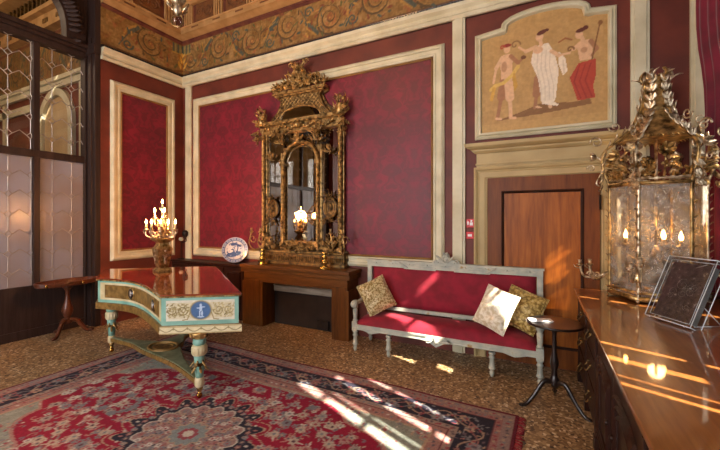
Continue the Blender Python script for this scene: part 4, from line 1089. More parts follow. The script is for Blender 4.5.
# plate with blue painting on a little stand
def plate():
    t = thing('plate', 'round blue and white china plate propped upright on the dark cabinet', 'plate', (-4.40, 4.22, .885))
    R_ = .205; c = Canvas(2*R_+.02, 2*R_+.02, .0045, (206, 206, 206)); m_ = R_+.01; K_ = R_/.152; r = random.Random(4); blue = (52, 74, 122); lb = (120, 138, 172)
    d = np.hypot(c.X-m_, c.Y-m_)/K_; c.mask(d > .115, (150, 160, 184)); c.mask((d > .112) & (d < .118), blue); c.mask(d > .147, (186, 190, 200))
    def D(x, y, a_, b_, col, g=0.): c.ldisc(m_+x*K_, m_+y*K_, a_*K_, b_*K_, col, g)
    for k in range(26): a = 2*PI*k/26; D(.132*math.cos(a), .132*math.sin(a), .012, .006, lb if k%2 else blue, a)
    D(-.01,-.045,.085,.035,blue,.2); D(-.05,-.015,.045,.03,blue,.5); D(-.05,-.005,.035,.026,(214,214,214),.5); D(.045,.02,.045,.035,(206,208,212))
    c.line([(m_+.02*K_,m_-.05*K_),(m_+.035*K_,m_+.03*K_),(m_+.01*K_,m_+.09*K_)], .008, blue); D(-.02,.07,.05,.018,blue,.1); D(.045,.055,.03,.014,blue,-.4)
    for k in range(44): a, q = r.uniform(0, 6.28), r.uniform(0, .1); D(q*math.cos(a), q*math.sin(a), r.uniform(.006,.014), .005, r.choice([blue, lb, (214,214,216)]), a)
    tl = .20
    def fn(x, y):
        u, v = x-m_, y-m_; q = math.hypot(u, v); dep = .020*max(0, min(1, (q-.12)/.08))
        cy, sy = math.cos(tl), math.sin(tl); dd = .0+dep
        yaw = .62; X = u; B_ = v*sy-dd*cy; Z = v*cy+dd*sy
        return (-4.395+X*math.cos(yaw)-B_*math.sin(yaw), 4.20+X*math.sin(yaw)+B_*math.cos(yaw), .893+R_*cy+.004+Z)
    canvas_obj('plate_face', c, fn, 'china', t, keep=lambda x, y: math.hypot(x-m_, y-m_) < R_-.002, thick=.006)
    s = thing('plate_stand', 'small wooden easel stand holding the blue and white plate', 'stand', (-4.40, 4.25, .885))
    b = MB()
    for q in (-.05, .05): b.sweep([(-4.34+q, 4.10, .905), (-4.34+q, 4.11, .891), (-4.40+q, 4.30, .891), (-4.40+q, 4.325, .92)], .005, n=6); b.sweep([(-4.42+q, 4.27, .89), (-4.42+q*.4, 4.325, 1.10)], .005, n=6)
    b.sweep([(-4.45, 4.30, .892), (-4.35, 4.30, .892)], .005, n=6); obj('easel', b, 'ebony', s)
plate()
# two slim things near the corner
t = thing('slim_sensor_stand', 'slim black stand with small round head beside the corner on dark cabinet', 'stand', (-5.73, 4.22, .885))
b = MB(); b.lathe([(.06,0),(.06,.012),(.012,.02)], (-5.73,4.22,.885), 16); b.sweep([(-5.73,4.22,.89), (-5.73,4.22,1.22)], .006, n=8); obj('pole', b, 'iron', t)
b = MB(); b.lathe([(.0,-.035),(.035,-.02),(.04,0),(.03,.03),(0,.035)], (-5.73,4.22,1.24), 14); obj('head', b, 'cream', t)
b = MB(); b.lathe([(.006,-.13),(.012,-.10),(.045,-.06),(.05,0),(.03,.035),(.0,.04)], (-5.70, YB-.09, 1.36), 12); b.sweep([(-5.70, YB-.09, 1.30), (-5.72, YB-.05, 1.2), (-5.78, YB-.10, 1.17)], .008, n=6); b.sweep([(-5.70,YB-.09,1.33),(-5.70,YB-.052,1.33)], .01, n=6)
tag(obj('wall_bell', b, 'iron', loc=(-5.70, YB-.05, 1.3)), 'small black bell ornament fixed to the corner pilaster', 'ornament')

t = thing('mantelpiece', 'walnut mantelpiece with open fireplace below the tall gilt mirror', 'fireplace', (-3.15, 4.2, 0))
b = MB().box((-4.09, 4.03, .80), (-2.20, 4.365, .862)); b.box((-4.05, 4.05, .66), (-2.24, 4.365, .80)); obj('beam', b, 'mantel', t, bevel=.006)
b = MB().box((-4.09, 4.00, .866), (-2.19, 4.365, .918)); obj('shelf', b, 'mantel', t, bevel=.006)
for (x0, x1) in ((-4.08, -3.68), (-2.48, -2.22)):
    b = MB()
    b.box((x0, 4.05, 0), (x1, 4.34, .66)); b.box((x0+.03, 4.042, .0), (x1-.05, 4.052, .70)); obj('upright', b, 'mantelv', t, bevel=.004)
b = MB().box((-3.66, 4.28, .50), (-2.48, 4.345, .655)); b.box((-3.66, 4.265, .58), (-2.48, 4.30, .60)); obj('stone_lintel', b, 'stone', t, bevel=.004)
b = MB().box((-3.66, 4.30, 0), (-2.48, 4.36, .52)); obj('fireback', b, 'soot', t)
b = MB().box((-2.86, 4.26, .012), (-2.66, 4.295, .15)); tag(obj('iron_grille', b, 'iron', loc=(-2.76, 4.27, .012), bevel=.01), 'small iron ventilation grille standing inside the dark fireplace', 'grille')

# ================================================================== GILT MIRROR
MX = -3.155
mr = thing('gilt_mirror', 'tall ornate gilt pier mirror with arched centre standing on the mantelpiece', 'mirror', (MX, 4.3, .918))
YM = 4.31
b = MB()
sil = [(-.775,.92),(.775,.92),(.775,1.14),(.72,1.16),(.72,3.02),(.60,3.1),(.57,3.16),(.44,3.26),(.37,3.40),(.46,3.44),(.46,3.50),(-.46,3.50),(-.46,3.44),(-.37,3.40),(-.44,3.26),(-.57,3.16),(-.60,3.1),(-.72,3.02),(-.72,1.16),(-.775,1.14)]
b.prism_y([(MX+x, z) for x, z in sil], YM, YM+.045); obj('backboard', b, 'golddk', mr)
def mbx(m, x0, x1, z0, z1, d0, d1): return m.box((MX+x0, YM-d1, z0), (MX+x1, YM-d0, z1))
b = MB()
for s in (-1, 1): mbx(b, min(s*.35, s*.64), max(s*.35, s*.64), 1.18, 2.93, .001, .007)
obj('side_mirror_glass', b, 'mirror', mr)
b = MB(); N_ = 18; pts = [(-.285,1.28),(.285,1.28)]+[(.285*math.cos(PI*k/N_), 2.40+.27*math.sin(PI*k/N_)) for k in range(N_+1)]
b.prism_y([(MX+x, z) for x, z in pts], YM-.012, YM-.004); obj('arched_mirror_glass', b, 'mirror', mr)
b = MB(); mbx(b, -.34, .34, 2.68, 2.90, .001, .006); obj('spandrel_glass', b, 'mirror', mr)
b = MB(); pts = [(-.36,3.10)]+[(.36*math.cos(PI*(1-k/N_)), 3.10+.17*math.sin(PI*k/N_)) for k in range(N_+1)]
b.prism_y([(MX+x, z) for x, z in pts[1:]], YM-.05, YM-.042); obj('lunette_glass', b, 'mirror', mr)
# base
b = MB(); mbx(b, -.775, .775, .92, .965, 0, .085); mbx(b, -.75, .75, .965, 1.10, 0, .06); mbx(b, -.76, .76, 1.09, 1.13, 0, .08); obj('plinth', b, 'golddk', mr, bevel=.006)
b = MB()
for k in range(46): x = MX-.74+k*.033; b.leaf((x, YM-.062, .985), (.25,-.1,1), (0,-1,0), .075, .014, .3)
obj('gadroon_band', b, 'gold', mr)
b = MB()
for k in range(60): b.sphere((MX-.745+k*.0253, YM-.082, 1.112), .0145, 5)
obj('bead_row', b, 'gold', mr)
# rope columns and straight mouldings
def ropecol(x, z0, z1, r, nm='twisted_column'):
    b = MB(); b.rope((MX+x, YM-.055, z0+.04), (MX+x, YM-.055, z1-.05), r, (z1-z0)/.085); b.box((MX+x-r*1.3, YM-.085, z0), (MX+x+r*1.3, YM, z0+.05)); b.box((MX+x-r*1.3, YM-.085, z1-.06), (MX+x+r*1.3, YM, z1))
    obj(nm, b, 'gold', mr)
for s in (-1, 1): ropecol(s*.69, 1.14, 3.0, .030); ropecol(s*.315, 1.20, 2.46, .026)
b = MB()
for s in (-1, 1):
    mbx(b, min(s*.64,s*.665), max(s*.64,s*.665), 1.14, 2.95, 0, .035); mbx(b, min(s*.345,s*.37), max(s*.345,s*.37), 1.2, 2.6, 0, .035); mbx(b, min(s*.715,s*.735), max(s*.715,s*.735), 1.14, 2.98, 0, .03)
mbx(b, -.35, .35, 1.22, 1.275, 0, .05); mbx(b, -.66, .66, 2.90, 2.95, 0, .07); mbx(b, -.70, .70, 2.95, 3.04, 0, .04); mbx(b, -.72, .72, 3.03, 3.085, 0, .10)
obj('gilt_mouldings', b, 'gold', mr, bevel=.004)
b = MB(); N_ = 24
ring = [(MX+.315*math.cos(PI*k/N_), YM-.045, 2.42+.315*math.sin(PI*k/N_)) for k in range(N_+1)]
b.sweep(ring, .034, .026, n=8)
for k in range(26): a = PI*(k+.5)/26; b.sphere((MX+.315*math.cos(a), YM-.078, 2.42+.315*math.sin(a)), .014, 6)
obj('arch_moulding', b, 'gold', mr)
# trellis panel with concave sides under a cornice
b = MB(); L_ = []; Rg = []
for k in range(9):
    q = k/8; z = 3.10+.34*q; hw = .54-.19*math.sin(q*PI/2)**.8+(.05 if q > .9 else 0); Rg.append((hw, z)); L_.append((-hw, z))
arc = [(.37*math.cos(PI*k/14), 3.09+.175*math.sin(PI*k/14)) for k in range(15)]
b.prism_y([(MX+x, z) for x, z in Rg+L_[::-1]+arc[::-1]], YM-.055, YM); trel = obj('trellis_panel', b, 'golddk', mr)
b = MB()
for k in range(-12, 26):
    for s in (-1, 1):
        seg = []
        for q in range(24):
            z = 3.10+.34*q/23; x = s*((k-6)*.065+(z-3.10)*1.0)
            hw = .54-.19*math.sin(q/23*PI/2)**.8-.02
            if abs(x) < hw and (abs(x) > .37 or z > 3.09+.175*math.sqrt(max(0,1-(x/.37)**2))+.02): seg.append((MX+x, YM-.058, z))
        if len(seg) > 1: b.sweep(seg, .006, n=4)
b.sweep([(MX+x, YM-.06, z) for x, z in arc], .012, n=6)
obj('trellis_lattice', b, 'gold', trel)
b = MB(); mbx(b, -.44, .44, 3.435, 3.465, 0, .09); mbx(b, -.47, .47, 3.46, 3.50, 0, .12); obj('top_cornice', b, 'gold', mr, bevel=.005)
def foliage(b, cx, cz, w, h, n, r, y=YM-.05, up=1., size=.10, depth=.05):
    for k in range(n):
        a = r.uniform(-1.25, 1.25); q = r.uniform(.1, 1.0)
        x = cx+math.sin(a)*w*q*.8; z = cz+math.cos(a)*h*q*up*.8; yy = y-r.uniform(0, depth)
        d = (math.sin(a)+r.uniform(-.5,.5), r.uniform(-.5,.1), math.cos(a)*up+r.uniform(-.4,.4))
        b.leaf((x, yy, z), d, (r.uniform(-1,1), -1, r.uniform(-.5,.5)), size*r.uniform(.6,1.2), size*.17, r.uniform(.3,.9), n=4)
        if k % 4 == 0: b.spiral((x, yy-.01, z), size*.35, .006, 1.2*r.choice([1,-1]), .007, start=a, n=5, steps=9)
        if k % 5 == 0: b.sphere((x, yy-.02, z), r.uniform(.012, .022), 6)
r = random.Random(11)
b = MB(); foliage(b, MX, 3.50, .46, .26, 150, r, size=.085)
for s in (-1, 1):
    foliage(b, MX+s*.34, 3.50, .20, .16, 34, r, size=.08)
    P = catmull([(MX+s*.05, YM-.07, 3.52), (MX+s*.12, YM-.08, 3.70), (MX+s*.06, YM-.08, 3.84), (MX+s*.14, YM-.09, 3.92)], 5); b.sweep(P, .012, n=5)
    b.spiral((MX+s*.14, YM-.09, 3.88), .045, .01, 1.2*s, .010); b.spiral((MX+s*.42, YM-.08, 3.54), .06, .012, 1.4*s, .011); b.sphere((MX+s*.10, YM-.10, 3.90), .022, 6)
foliage(b, MX, 3.72, .13, .16, 30, r, size=.07)
obj('foliate_cresting', b, 'gold', mr)
for s in (-1, 1):
    b = MB(); foliage(b, MX+s*.71, 3.0, .15, .36, 60, r, size=.075); foliage(b, MX+s*.76, 2.98, .09, .26, 26, r, up=-1, size=.07)
    b.lathe([(.02,0),(.05,.03),(.06,.10),(.035,.15),(.05,.17)], (MX+s*.70, YM-.08, 3.02), 12); obj('flower_urn', b, 'gold', mr)
    b = MB(); N_ = 20; cz = 1.76; cx = MX+s*.52
    ringp = [(cx+.10*math.cos(2*PI*k/N_), YM-.045, cz+.135*math.sin(2*PI*k/N_)) for k in range(N_)]; b.sweep(ringp, .018, n=6, closed=True); b.sweep([(cx+.075*math.cos(2*PI*k/N_), YM-.05, cz+.108*math.sin(2*PI*k/N_)) for k in range(N_)], .008, n=5, closed=True)
    b.lathe([(.072,0),(.072,.01)], (cx, YM-.03, cz-.005), 16) if 0 else None
    b.prism_y([(cx+.075*math.cos(2*PI*k/16), cz+.11*math.sin(2*PI*k/16)) for k in range(16)], YM-.03, YM-.008)
    foliage(b, cx, cz+.12, .12, .10, 12, r, size=.07); foliage(b, cx, cz-.12, .12, .14, 14, r, up=-1, size=.07); b.leaf((cx, YM-.04, cz-.05), (.2,-.1,1), (0,-1,0), .10, .03, .2); b.sphere((cx, YM-.045, cz+.04), .028, 7)
    obj('oval_medallion', b, 'golddk', mr)
    b = MB(); foliage(b, cx, 1.13, .16, .26, 44, r, size=.08); foliage(b, MX+s*.18, 1.12, .2, .14, 26, r, size=.07); foliage(b, cx, 2.5, .10, .12, 14, r, size=.07); foliage(b, MX+s*.30, 2.72, .12, .12, 16, r, size=.07)
    obj('carved_leaves', b, 'gold', mr)
    # candle arms springing from the sides
    for (dx, z) in ((.80, 1.25), (.62, 1.30)):
        x = MX+s*dx; P = catmull([(MX+s*.66, YM-.05, 1.20), (MX+s*(dx-.02), YM-.14, 1.13), (MX+s*(dx+.04), YM-.20, 1.22), (x, YM-.2, 1.40)], 6)
        b = MB(); b.sweep(P, .010, n=6); b.lathe([(.008,-.02),(.03,0),(.034,.01),(.014,.016),(.014,.06),(.018,.065)], (x, YM-.2, 1.40), 12); b.spiral((MX+s*(dx+.02), YM-.15, 1.30), .07, .02, 1.1*s, .010); obj('candle_arm', b, 'gold', mr)
b = MB(); foliage(b, MX, 1.10, .22, .22, 40, r, size=.08)
for k in range(20): a = PI*k/19; b.leaf((MX+.04*math.cos(a), YM-.07, 1.14), (math.cos(a), 0, .4+math.sin(a)), (0,-1,0), .10, .015, .4)
obj('shell_ornament', b, 'gold', mr)
for s in (-1, 1):
    b = MB(); b.sweep([(MX+s*.6*k/22, YM-.09, 2.98-.07*math.sin(PI*k/11)**2+.03*(1-k/22)) for k in range(23)], .016, n=5)
    for k in range(12): q = k/11; b.sphere((MX+s*.6*q, YM-.10, 2.99-.07*math.sin(PI*q*2)**2+.03*(1-q)), .024, 6)
    foliage(b, MX+s*.35, 2.93, .2, .10, 22, r, y=YM-.07, up=-1, size=.07)
    for k in range(10): b.leaf((MX+s*.08*k, YM-.09, 3.06), (s*.5,-.2,-.5), (0,-1,0), .07, .016, .5)
    obj('garland', b, 'gold', mr)
b = MB(); b.sphere((MX, YM-.11, 2.98), .05, 8); foliage(b, MX, 2.72, .13, .14, 20, r, size=.08); obj('centre_boss', b, 'gold', mr)
# brass candlesticks in front
def candlestick(x, y, z, label):
    t = thing('brass_candlestick', label, 'candlestick', (x, y, z), 'pair of brass candlesticks on the mantelpiece')
    b = MB(); b.lathe([(.075,0),(.078,.012),(.05,.025),(.055,.035)], (x,y,z), 20); obj('base', b, 'brass', t)
    b = MB(); b.lathe([(.035,.035),(.025,.05),(.048,.08),(.048,.105),(.022,.125),(.04,.15),(.04,.165),(.020,.185),(.032,.205),(.03,.23),(.024,.235)], (x,y,z), 18); obj('stem', b, 'brass', t); return t
candlestick(-3.72, 4.10, .918, 'left of two brass candlesticks, in front of the gilt mirror base')
candlestick(-2.62, 4.10, .918, 'right of two brass candlesticks, in front of the gilt mirror base')

# ================================================================== SOFA
sf = thing('sofa', 'long crimson velvet sofa with carved pale blue-grey frame against the wall', 'sofa', (-1.0, 4.05, 0))
x0, x1, yf, yb = -2.03, .03, 3.79, 4.28
b = MB(); b.box((x0+.02, yf+.005, .275), (x1-.02, yf+.05, .33)); b.box((x0+.02, yb-.05, .275), (x1-.02, yb, .33)); b.box((x0+.005, yf+.05, .275), (x0+.05, yb-.05, .33)); b.box((x1-.05, yf+.05, .275), (x1-.005, yb-.05, .33)); b.box((x0+.01, yf-.006, .312), (x1-.01, yf+.006, .334)); b.box((x0+.01, yf-.004, .270), (x1-.01, yf+.006, .284))
for xc in (-1.78, -.22):
    b.prism_y([(xc-.15,.276),(xc-.09,.262),(xc-.05,.25),(xc,.238),(xc+.05,.25),(xc+.09,.262),(xc+.15,.276)], yf+.005, yf+.04)
obj('seat_rail', b, 'sofapaint', sf, bevel=.004)
b = MB(); b.prism_y([(-1.12,.28),(-1.06,.25),(-1.0,.215),(-.94,.25),(-.88,.28),(-.90,.325),(-1.10,.325)], yf-.014, yf+.02)
for s in (-1, 1): b.spiral((-1.0+s*.09, yf-.02, .29), .04, .008, 1.2*s, .009); b.leaf((-1.0+s*.02, yf-.018, .28), (s,0,.1), (0,-1,0), .14, .018, .3)
b.sphere((-1.0, yf-.02, .285), .032, 8, (1,.6,1.2)); obj('carved_cartouche', b, 'sofapaint', sf)
def rounded(x0, x1, y0, y1, z0, z1, nx=24, ny=10, crown=.03, ax='Z'):
    """upholstered pad: rounded edges and a low crown"""
    vs = []; fs = []
    def ed(t): return (1-abs(2*t-1)**6)
    for j in range(ny+1):
        for i in range(nx+1):
            u, v = i/nx, j/ny; k = (ed(u)*ed(v))**.35; q = math.sin(PI*u)**.5*math.sin(PI*v)**.5 if 0<u<1 and 0<v<1 else 0
            vs.append((x0+(x1-x0)*u, y0+(y1-y0)*v, z0+(z1-z0-crown)*k+crown*q))
    n_ = len(vs)
    for j in range(ny):
        for i in range(nx): a = j*(nx+1)+i; fs.append((a, a+1, a+nx+2, a+nx+1))
    for j in range(ny+1):
        for i in range(nx+1): vs.append((x0+(x1-x0)*i/nx, y0+(y1-y0)*j/ny, z0-.001))
    for j in range(ny):
        for i in range(nx): a = n_+j*(nx+1)+i; fs.append((a, a+nx+1, a+nx+2, a+1))
    def side(idx):
        for a, c_ in zip(idx[:-1], idx[1:]): fs.append((a, a+n_, c_+n_, c_))
    side([i for i in range(nx+1)]); side([ny*(nx+1)+i for i in range(nx, -1, -1)]); side([j*(nx+1) for j in range(ny, -1, -1)]); side([j*(nx+1)+nx for j in range(ny+1)])
    return vs, fs
vs, fs = rounded(x0+.03, x1-.03, yf+.01, yb-.06, .33, .455, 40, 14, .035); b = MB().add(vs, fs, True); obj('seat', b, 'velvet', sf)
vs, fs = rounded(x0+.07, x1-.07, .475, 1.0, 0, .05, 40, 14, .012)
vs = [(x, 4.25-z+(y-.475)*.02, y) for x, y, z in vs]; b = MB().add(vs, [f[::1] for f in fs], True); obj('back_pad', b, 'velvet', sf)
b = MB(); b.box((x0, 4.22, .985), (x1, 4.275, 1.055)); b.box((x0-.012, 4.21, 1.05), (x1+.012, 4.285, 1.072)); b.box((x0+.05, 4.215, .44), (x1-.05, 4.275, .482))
for (xa, sg) in ((-1.52, 1), (-.50, -1)):
    b.box((min(xa, xa+sg*.40), 4.208, .975), (max(xa, xa+sg*.40), 4.225, 1.01)); b.sweep([(xa-.06*sg, 4.212, 1.05), (xa+.05*sg, 4.208, .985)], .016, n=6)
for k in range(9): b.sphere((-1.9+.225*k, 4.218, 1.03), .013, 6); b.leaf((-1.9+.225*k+.02, 4.216, 1.03), (1,0,0), (0,-1,0), .06, .009, .1); b.leaf((-1.9+.225*k-.02, 4.216, 1.03), (-1,0,0), (0,-1,0), .06, .009, .1)
obj('back_rail', b, 'sofapaint', sf, bevel=.004)
for x in (x0, x1-.06):
    b = MB().box((x, 4.225, .25), (x+.06, 4.275, 1.0)); b.box((x+.012, 4.218, .5), (x+.048, 4.23, .95)); obj('back_stile', b, 'sofapaint', sf, bevel=.004)
b = MB(); b.prism_y([(-1.20,1.06),(-1.12,1.10),(-1.05,1.13),(-1.03,1.18),(-1.0,1.20),(-.97,1.18),(-.95,1.13),(-.88,1.10),(-.80,1.06)], 4.225, 4.265)
for s in (-1, 1): b.spiral((-1.0+s*.12, 4.22, 1.085), .035, .006, 1.3*s, .009); b.leaf((-1.0+s*.03, 4.22, 1.09), (s*.8,0,.8), (0,-1,0), .11, .014, .4); b.leaf((-1.0, 4.22, 1.14), (s*.4,0,1), (0,-1,0), .075, .012, .4)
N_ = 16; b.sweep([(-1.0+.035*math.cos(2*PI*k/N_), 4.216, 1.12+.045*math.sin(2*PI*k/N_)) for k in range(N_)], .009, n=5, closed=True); b.sphere((-1.0, 4.224, 1.12), .03, 8, (1,.5,1.2)); obj('crest', b, 'sofapaint', sf)
legprof = [(.030,.25),(.034,.235),(.026,.225),(.022,.215),(.032,.20),(.032,.19),(.022,.18),(.027,.12),(.030,.10),(.036,.095),(.036,.085),(.022,.075),(.018,.06),(.026,.045),(.02,.02),(.012,0)]
for x, y in [(x0+.03, yf+.03), (-1.565, yf+.03), (-.435, yf+.03), (x1-.03, yf+.03), (x0+.03, yb-.03), (x1-.03, yb-.03)]:
    b = MB().lathe(legprof[::-1], (x, y, 0), 14); obj('leg', b, 'sofapaint', sf)
for s, x in ((-1, x0+.03), (1, x1-.03)):
    b = MB(); b.box((x-.034, yf-.002, .25), (x+.034, yf+.062, .36)); b.lathe([(.026,.36),(.034,.375),(.022,.39),(.028,.45),(.030,.50),(.02,.515),(.032,.53),(.026,.55)], (x, yf+.03, 0), 14); pp = obj('arm_post', b, 'sofapaint', sf, bevel=.003)
    P = catmull([(x, yf-.012, .545), (x, yf-.02, .585), (x, yf+.03, .60), (x, yf+.12, .575), (x, yf+.28, .60), (x, 4.225, .66)], 6)
    b = MB().sweep(P, .034, .022, n=8); b.sweep([(x-.036, yf+.002, .572), (x+.036, yf+.002, .572)], .030, n=12); obj('arm_rail', b, 'sofapaint', sf)

# cushions
def cushion(name, label, mat, c, w, h, t_, yaw, tilt, roll, group=None):
    N_ = 16; vs = []; fs = []; r = random.Random(int(abs(c[0])*1000))
    ph = r.uniform(0, 6)
    for side in (1, -1):
        for j in range(N_+1):
            for i in range(N_+1):
                u, v = 2*i/N_-1, 2*j/N_-1
                pin = 1-.07*(1-u*u)*0; X = u*w/2*(1-.10*(1-u*u)*(v*v)); Z = v*h/2*(1-.10*(1-v*v)*(u*u))
                X *= 1-.06*(1-abs(u)); 
                edge = max(0, (1-u**4)*(1-v**4))
                Y = -side*(t_/2*edge**.55+.006*math.sin(5*u+ph+3*v)*edge+.007*math.sin(8*v+ph*2-4*u)*edge)
                vs.append((X*(1-.05*(1-v*v)), Y, Z*(1-.05*(1-u*u))))
    n_ = (N_+1)**2
    for j in range(N_):
        for i in range(N_):
            a = j*(N_+1)+i; fs.append((a, a+1, a+N_+2, a+N_+1)); a += n_; fs.append((a, a+N_+1, a+N_+2, a+1))
    T = Matrix.Translation(c) @ Matrix.Rotation(yaw, 4, 'Z') @ Matrix.Rotation(tilt, 4, 'X') @ Matrix.Rotation(roll, 4, 'Y')
    tt = thing(name, label, 'cushion', c, group or 'cushions on the sofa')
    b = MB(); b.T = T; b.add(vs, fs, True); obj('cover', b, mat, tt)
    b = MB(); b.T = T; per = []
    K_ = [(-1,-1),(1,-1),(1,1),(-1,1)]
    for q in range(4):
        (a0, c0), (a1, c1) = K_[q], K_[(q+1)%4]
        for k in range(8):
            f = k/8; u, v = a0+(a1-a0)*f, c0+(c1-c0)*f
            X = u*w/2*(1-.10*(1-u*u)*(v*v))*(1-.06*(1-abs(u)))*(1-.05*(1-v*v)); Z = v*h/2*(1-.10*(1-v*v)*(u*u))*(1-.05*(1-u*u)); per.append((X, 0, Z))
    b.sweep(per, .006, n=5, closed=True); obj('piping', b, mat, tt); return tt
cushion('sofa_cushion', 'patterned gold cushion leaning at the left end of the crimson sofa', 'cushpat', (-1.80, 4.0, .655), .36, .40, .13, .55, -.30, -.42)
cushion('sofa_cushion', 'cream white brocade cushion at the right, in front of the olive gold one', 'cushwhite', (-.41, 3.92, .665), .36, .42, .15, -.35, -.36, .26)
cushion('sofa_cushion', 'olive gold brocade cushion at the right end, behind the cream cushion', 'cushgold', (-.165, 4.07, .655), .38, .40, .13, -.1, -.30, .34)

# ================================================================== SMALL TABLES
tb = thing('tripod_table', 'small round dark tripod table beside the right arm of the sofa', 'table', (.11, 3.47, 0))
b = MB().lathe([(.20,.692),(.215,.696),(.222,.705),(.222,.712),(.215,.716),(.205,.714)], (.11,3.47,0), 40); obj('table_top', b, 'ebony', tb)
b = MB().lathe([(.025,.16),(.035,.18),(.04,.22),(.025,.25),(.022,.30),(.034,.36),(.03,.40),(.018,.46),(.016,.62),(.024,.64),(.03,.66),(.05,.69)], (.11,3.47,0), 18); obj('pedestal', b, 'ebony', tb)
vd = math.atan2(3.47, .11)
for k in range(3):
    a = vd+PI-1.047+k*2.094+.0; u = Vector((math.cos(a), math.sin(a), 0)); c0 = Vector((.11,3.47,0))
    P = catmull([tuple(c0+u*.02+Vector((0,0,.20))), tuple(c0+u*.09+Vector((0,0,.21))), tuple(c0+u*.17+Vector((0,0,.10))), tuple(c0+u*.24+Vector((0,0,.022))), tuple(c0+u*.285+Vector((0,0,.012)))], 6)
    b = MB().sweep(P, [.018-.006*i/len(P) for i in range(len(P))], [.024-.012*i/len(P) for i in range(len(P))], n=8); b.sphere(tuple(c0+u*.285+Vector((0,0,.012))), .02, 8, (1.2,1.2,.58)); obj('leg', b, 'ebony', tb)
b = MB()
b.T = Matrix.Translation((-.0, 3.47, .7175)) @ Matrix.Rotation(.3, 4, 'Z')
b.box((-.09,-.05,0), (.09,.05,.002)); b.box((-.08,-.04,.0021), (.10,.055,.005)); b.T = Matrix.Identity(4)
tag(obj('leaflet', b, 'white', loc=(.03,3.43,.7175)), 'white folded leaflet lying on the small dark tripod table', 'leaflet')
tx, ty = -5.83, 2.55
tt = thing('tray_table', 'oval reddish wooden tray table on carved pedestal by the glazed screen', 'table', (tx, ty, 0))
sc_ = (.56, 1.12)
b = MB().lathe([(.24,.685),(.30,.692),(.315,.70),(.315,.706),(.30,.708)], (tx,ty,0), 40, scale=sc_); obj('table_top', b, 'traywood', tt)
b = MB(); N_ = 48
for z, r_ in ((.712, .308), (.728, .314), (.745, .320)): b.sweep([(tx+r_*sc_[0]*math.cos(2*PI*k/N_), ty+r_*sc_[1]*math.sin(2*PI*k/N_), z) for k in range(N_)], .010, .014, n=6, closed=True)
obj('gallery_rim', b, 'traywood', tt)
for s in (.3, 2.2, 4.1, 5.4): 
    b = MB(); a = s; p = Vector((tx+.322*sc_[0]*math.cos(a), ty+.322*sc_[1]*math.sin(a), .722)); b.sphere(tuple(p), .02, 8, (.7,.9,1.1)); b.sphere(tuple(p+Vector((0,0,.022))), .009, 6); obj('brass_mount', b, 'brass', tt)
b = MB().lathe([(.05,.16),(.055,.18),(.03,.20),(.028,.23),(.05,.28),(.065,.33),(.06,.38),(.035,.46),(.025,.54),(.022,.60),(.04,.64),(.08,.685)], (tx,ty,0), 20)
obj('pedestal', b, 'traywood', tt)
for k in range(3):
    a = -.9+k*2.094; u = Vector((math.cos(a)*.8, math.sin(a), 0)); c0 = Vector((tx,ty,0))
    P = catmull([tuple(c0+Vector((0,0,.20))), tuple(c0+u*.10+Vector((0,0,.19))), tuple(c0+u*.17+Vector((0,0,.09))), tuple(c0+u*.22+Vector((0,0,.03))), tuple(c0+u*.275+Vector((0,0,.022)))], 6)
    b = MB().sweep(P, .022, .028, n=8); b.sphere(tuple(c0+u*.275+Vector((0,0,.022))), .026, 8, (1.2,1.2,.85)); obj('leg', b, 'traywood', tt)

# ================================================================== SIDEBOARD
SX0, SX1, SY0, SY1, SH = .36, 1.42, .62, 4.16, .90
sb = thing('sideboard', 'long dark sideboard with polished orange-brown top under the gilt lantern', 'sideboard', (.9, 2.4, 0))
b = MB().box((SX0, SY0, .07), (SX1, SY1, .855)); b.box((SX0+.03, SY0+.03, 0), (SX1, SY1-.03, .08)); obj('body', b, 'mahog', sb, bevel=.003)
b = MB().box((SX0-.055, SY0-.05, .872), (SX1, SY1+.045, .90)); obj('top', b, 'board', sb, bevel=.006)
b = MB().box((SX0-.035, SY0-.03, .856), (SX1, SY1+.03, .871)); obj('top_moulding', b, 'mahog', sb, bevel=.006)
pl = lambda u, v, d: (SX0-d, u, v)
for y in (.66, 1.66, 2.93, 3.53, 4.12):
    b = MB().box((SX0-.022, y-.035, .07), (SX0, y+.035, .855)); b.box((SX0-.028, y-.04, 0), (SX0+.02, y+.04, .10)); b.box((SX0-.028, y-.04, .80), (SX0, y+.04, .855)); obj('pilaster', b, 'mahog', sb, bevel=.004)
for (y0, y1) in ((.72,1.14),(1.17,1.60),(1.72,2.29),(2.31,2.87)):
    b = MB().box((SX0-.014, y0, .12), (SX0, y1, .82)); dd = obj('door', b, 'mahog', sb, bevel=.003)
    b = MB(); w_ = y1-y0
    for q in (.045, .085, .12):
        pth = [(y0+q, .12+q), (y1-q, .12+q), (y1-q, .72-q)]+[((y0+y1)/2+(w_/2-q)*math.cos(PI*k/10), .72-q+.05*math.sin(PI*k/10)) for k in range(1, 10)]+[(y0+q, .72-q)]
        moulding(b, pth, [(0,0),(0,.016),(.008,.028),(.018,.024),(.022,0)], pl)
    obj('door_moulding', b, 'mahog', dd)
    b = MB(); yk = (y1-.07) if y0 in (.72, 1.72) else (y0+.07); b.lathe([(.02,0),(.02,.004)], (SX0-.02, yk, .47), 12); b.sphere((SX0-.030, yk, .47), .016, 8); obj('knob', b, 'mahog', dd)
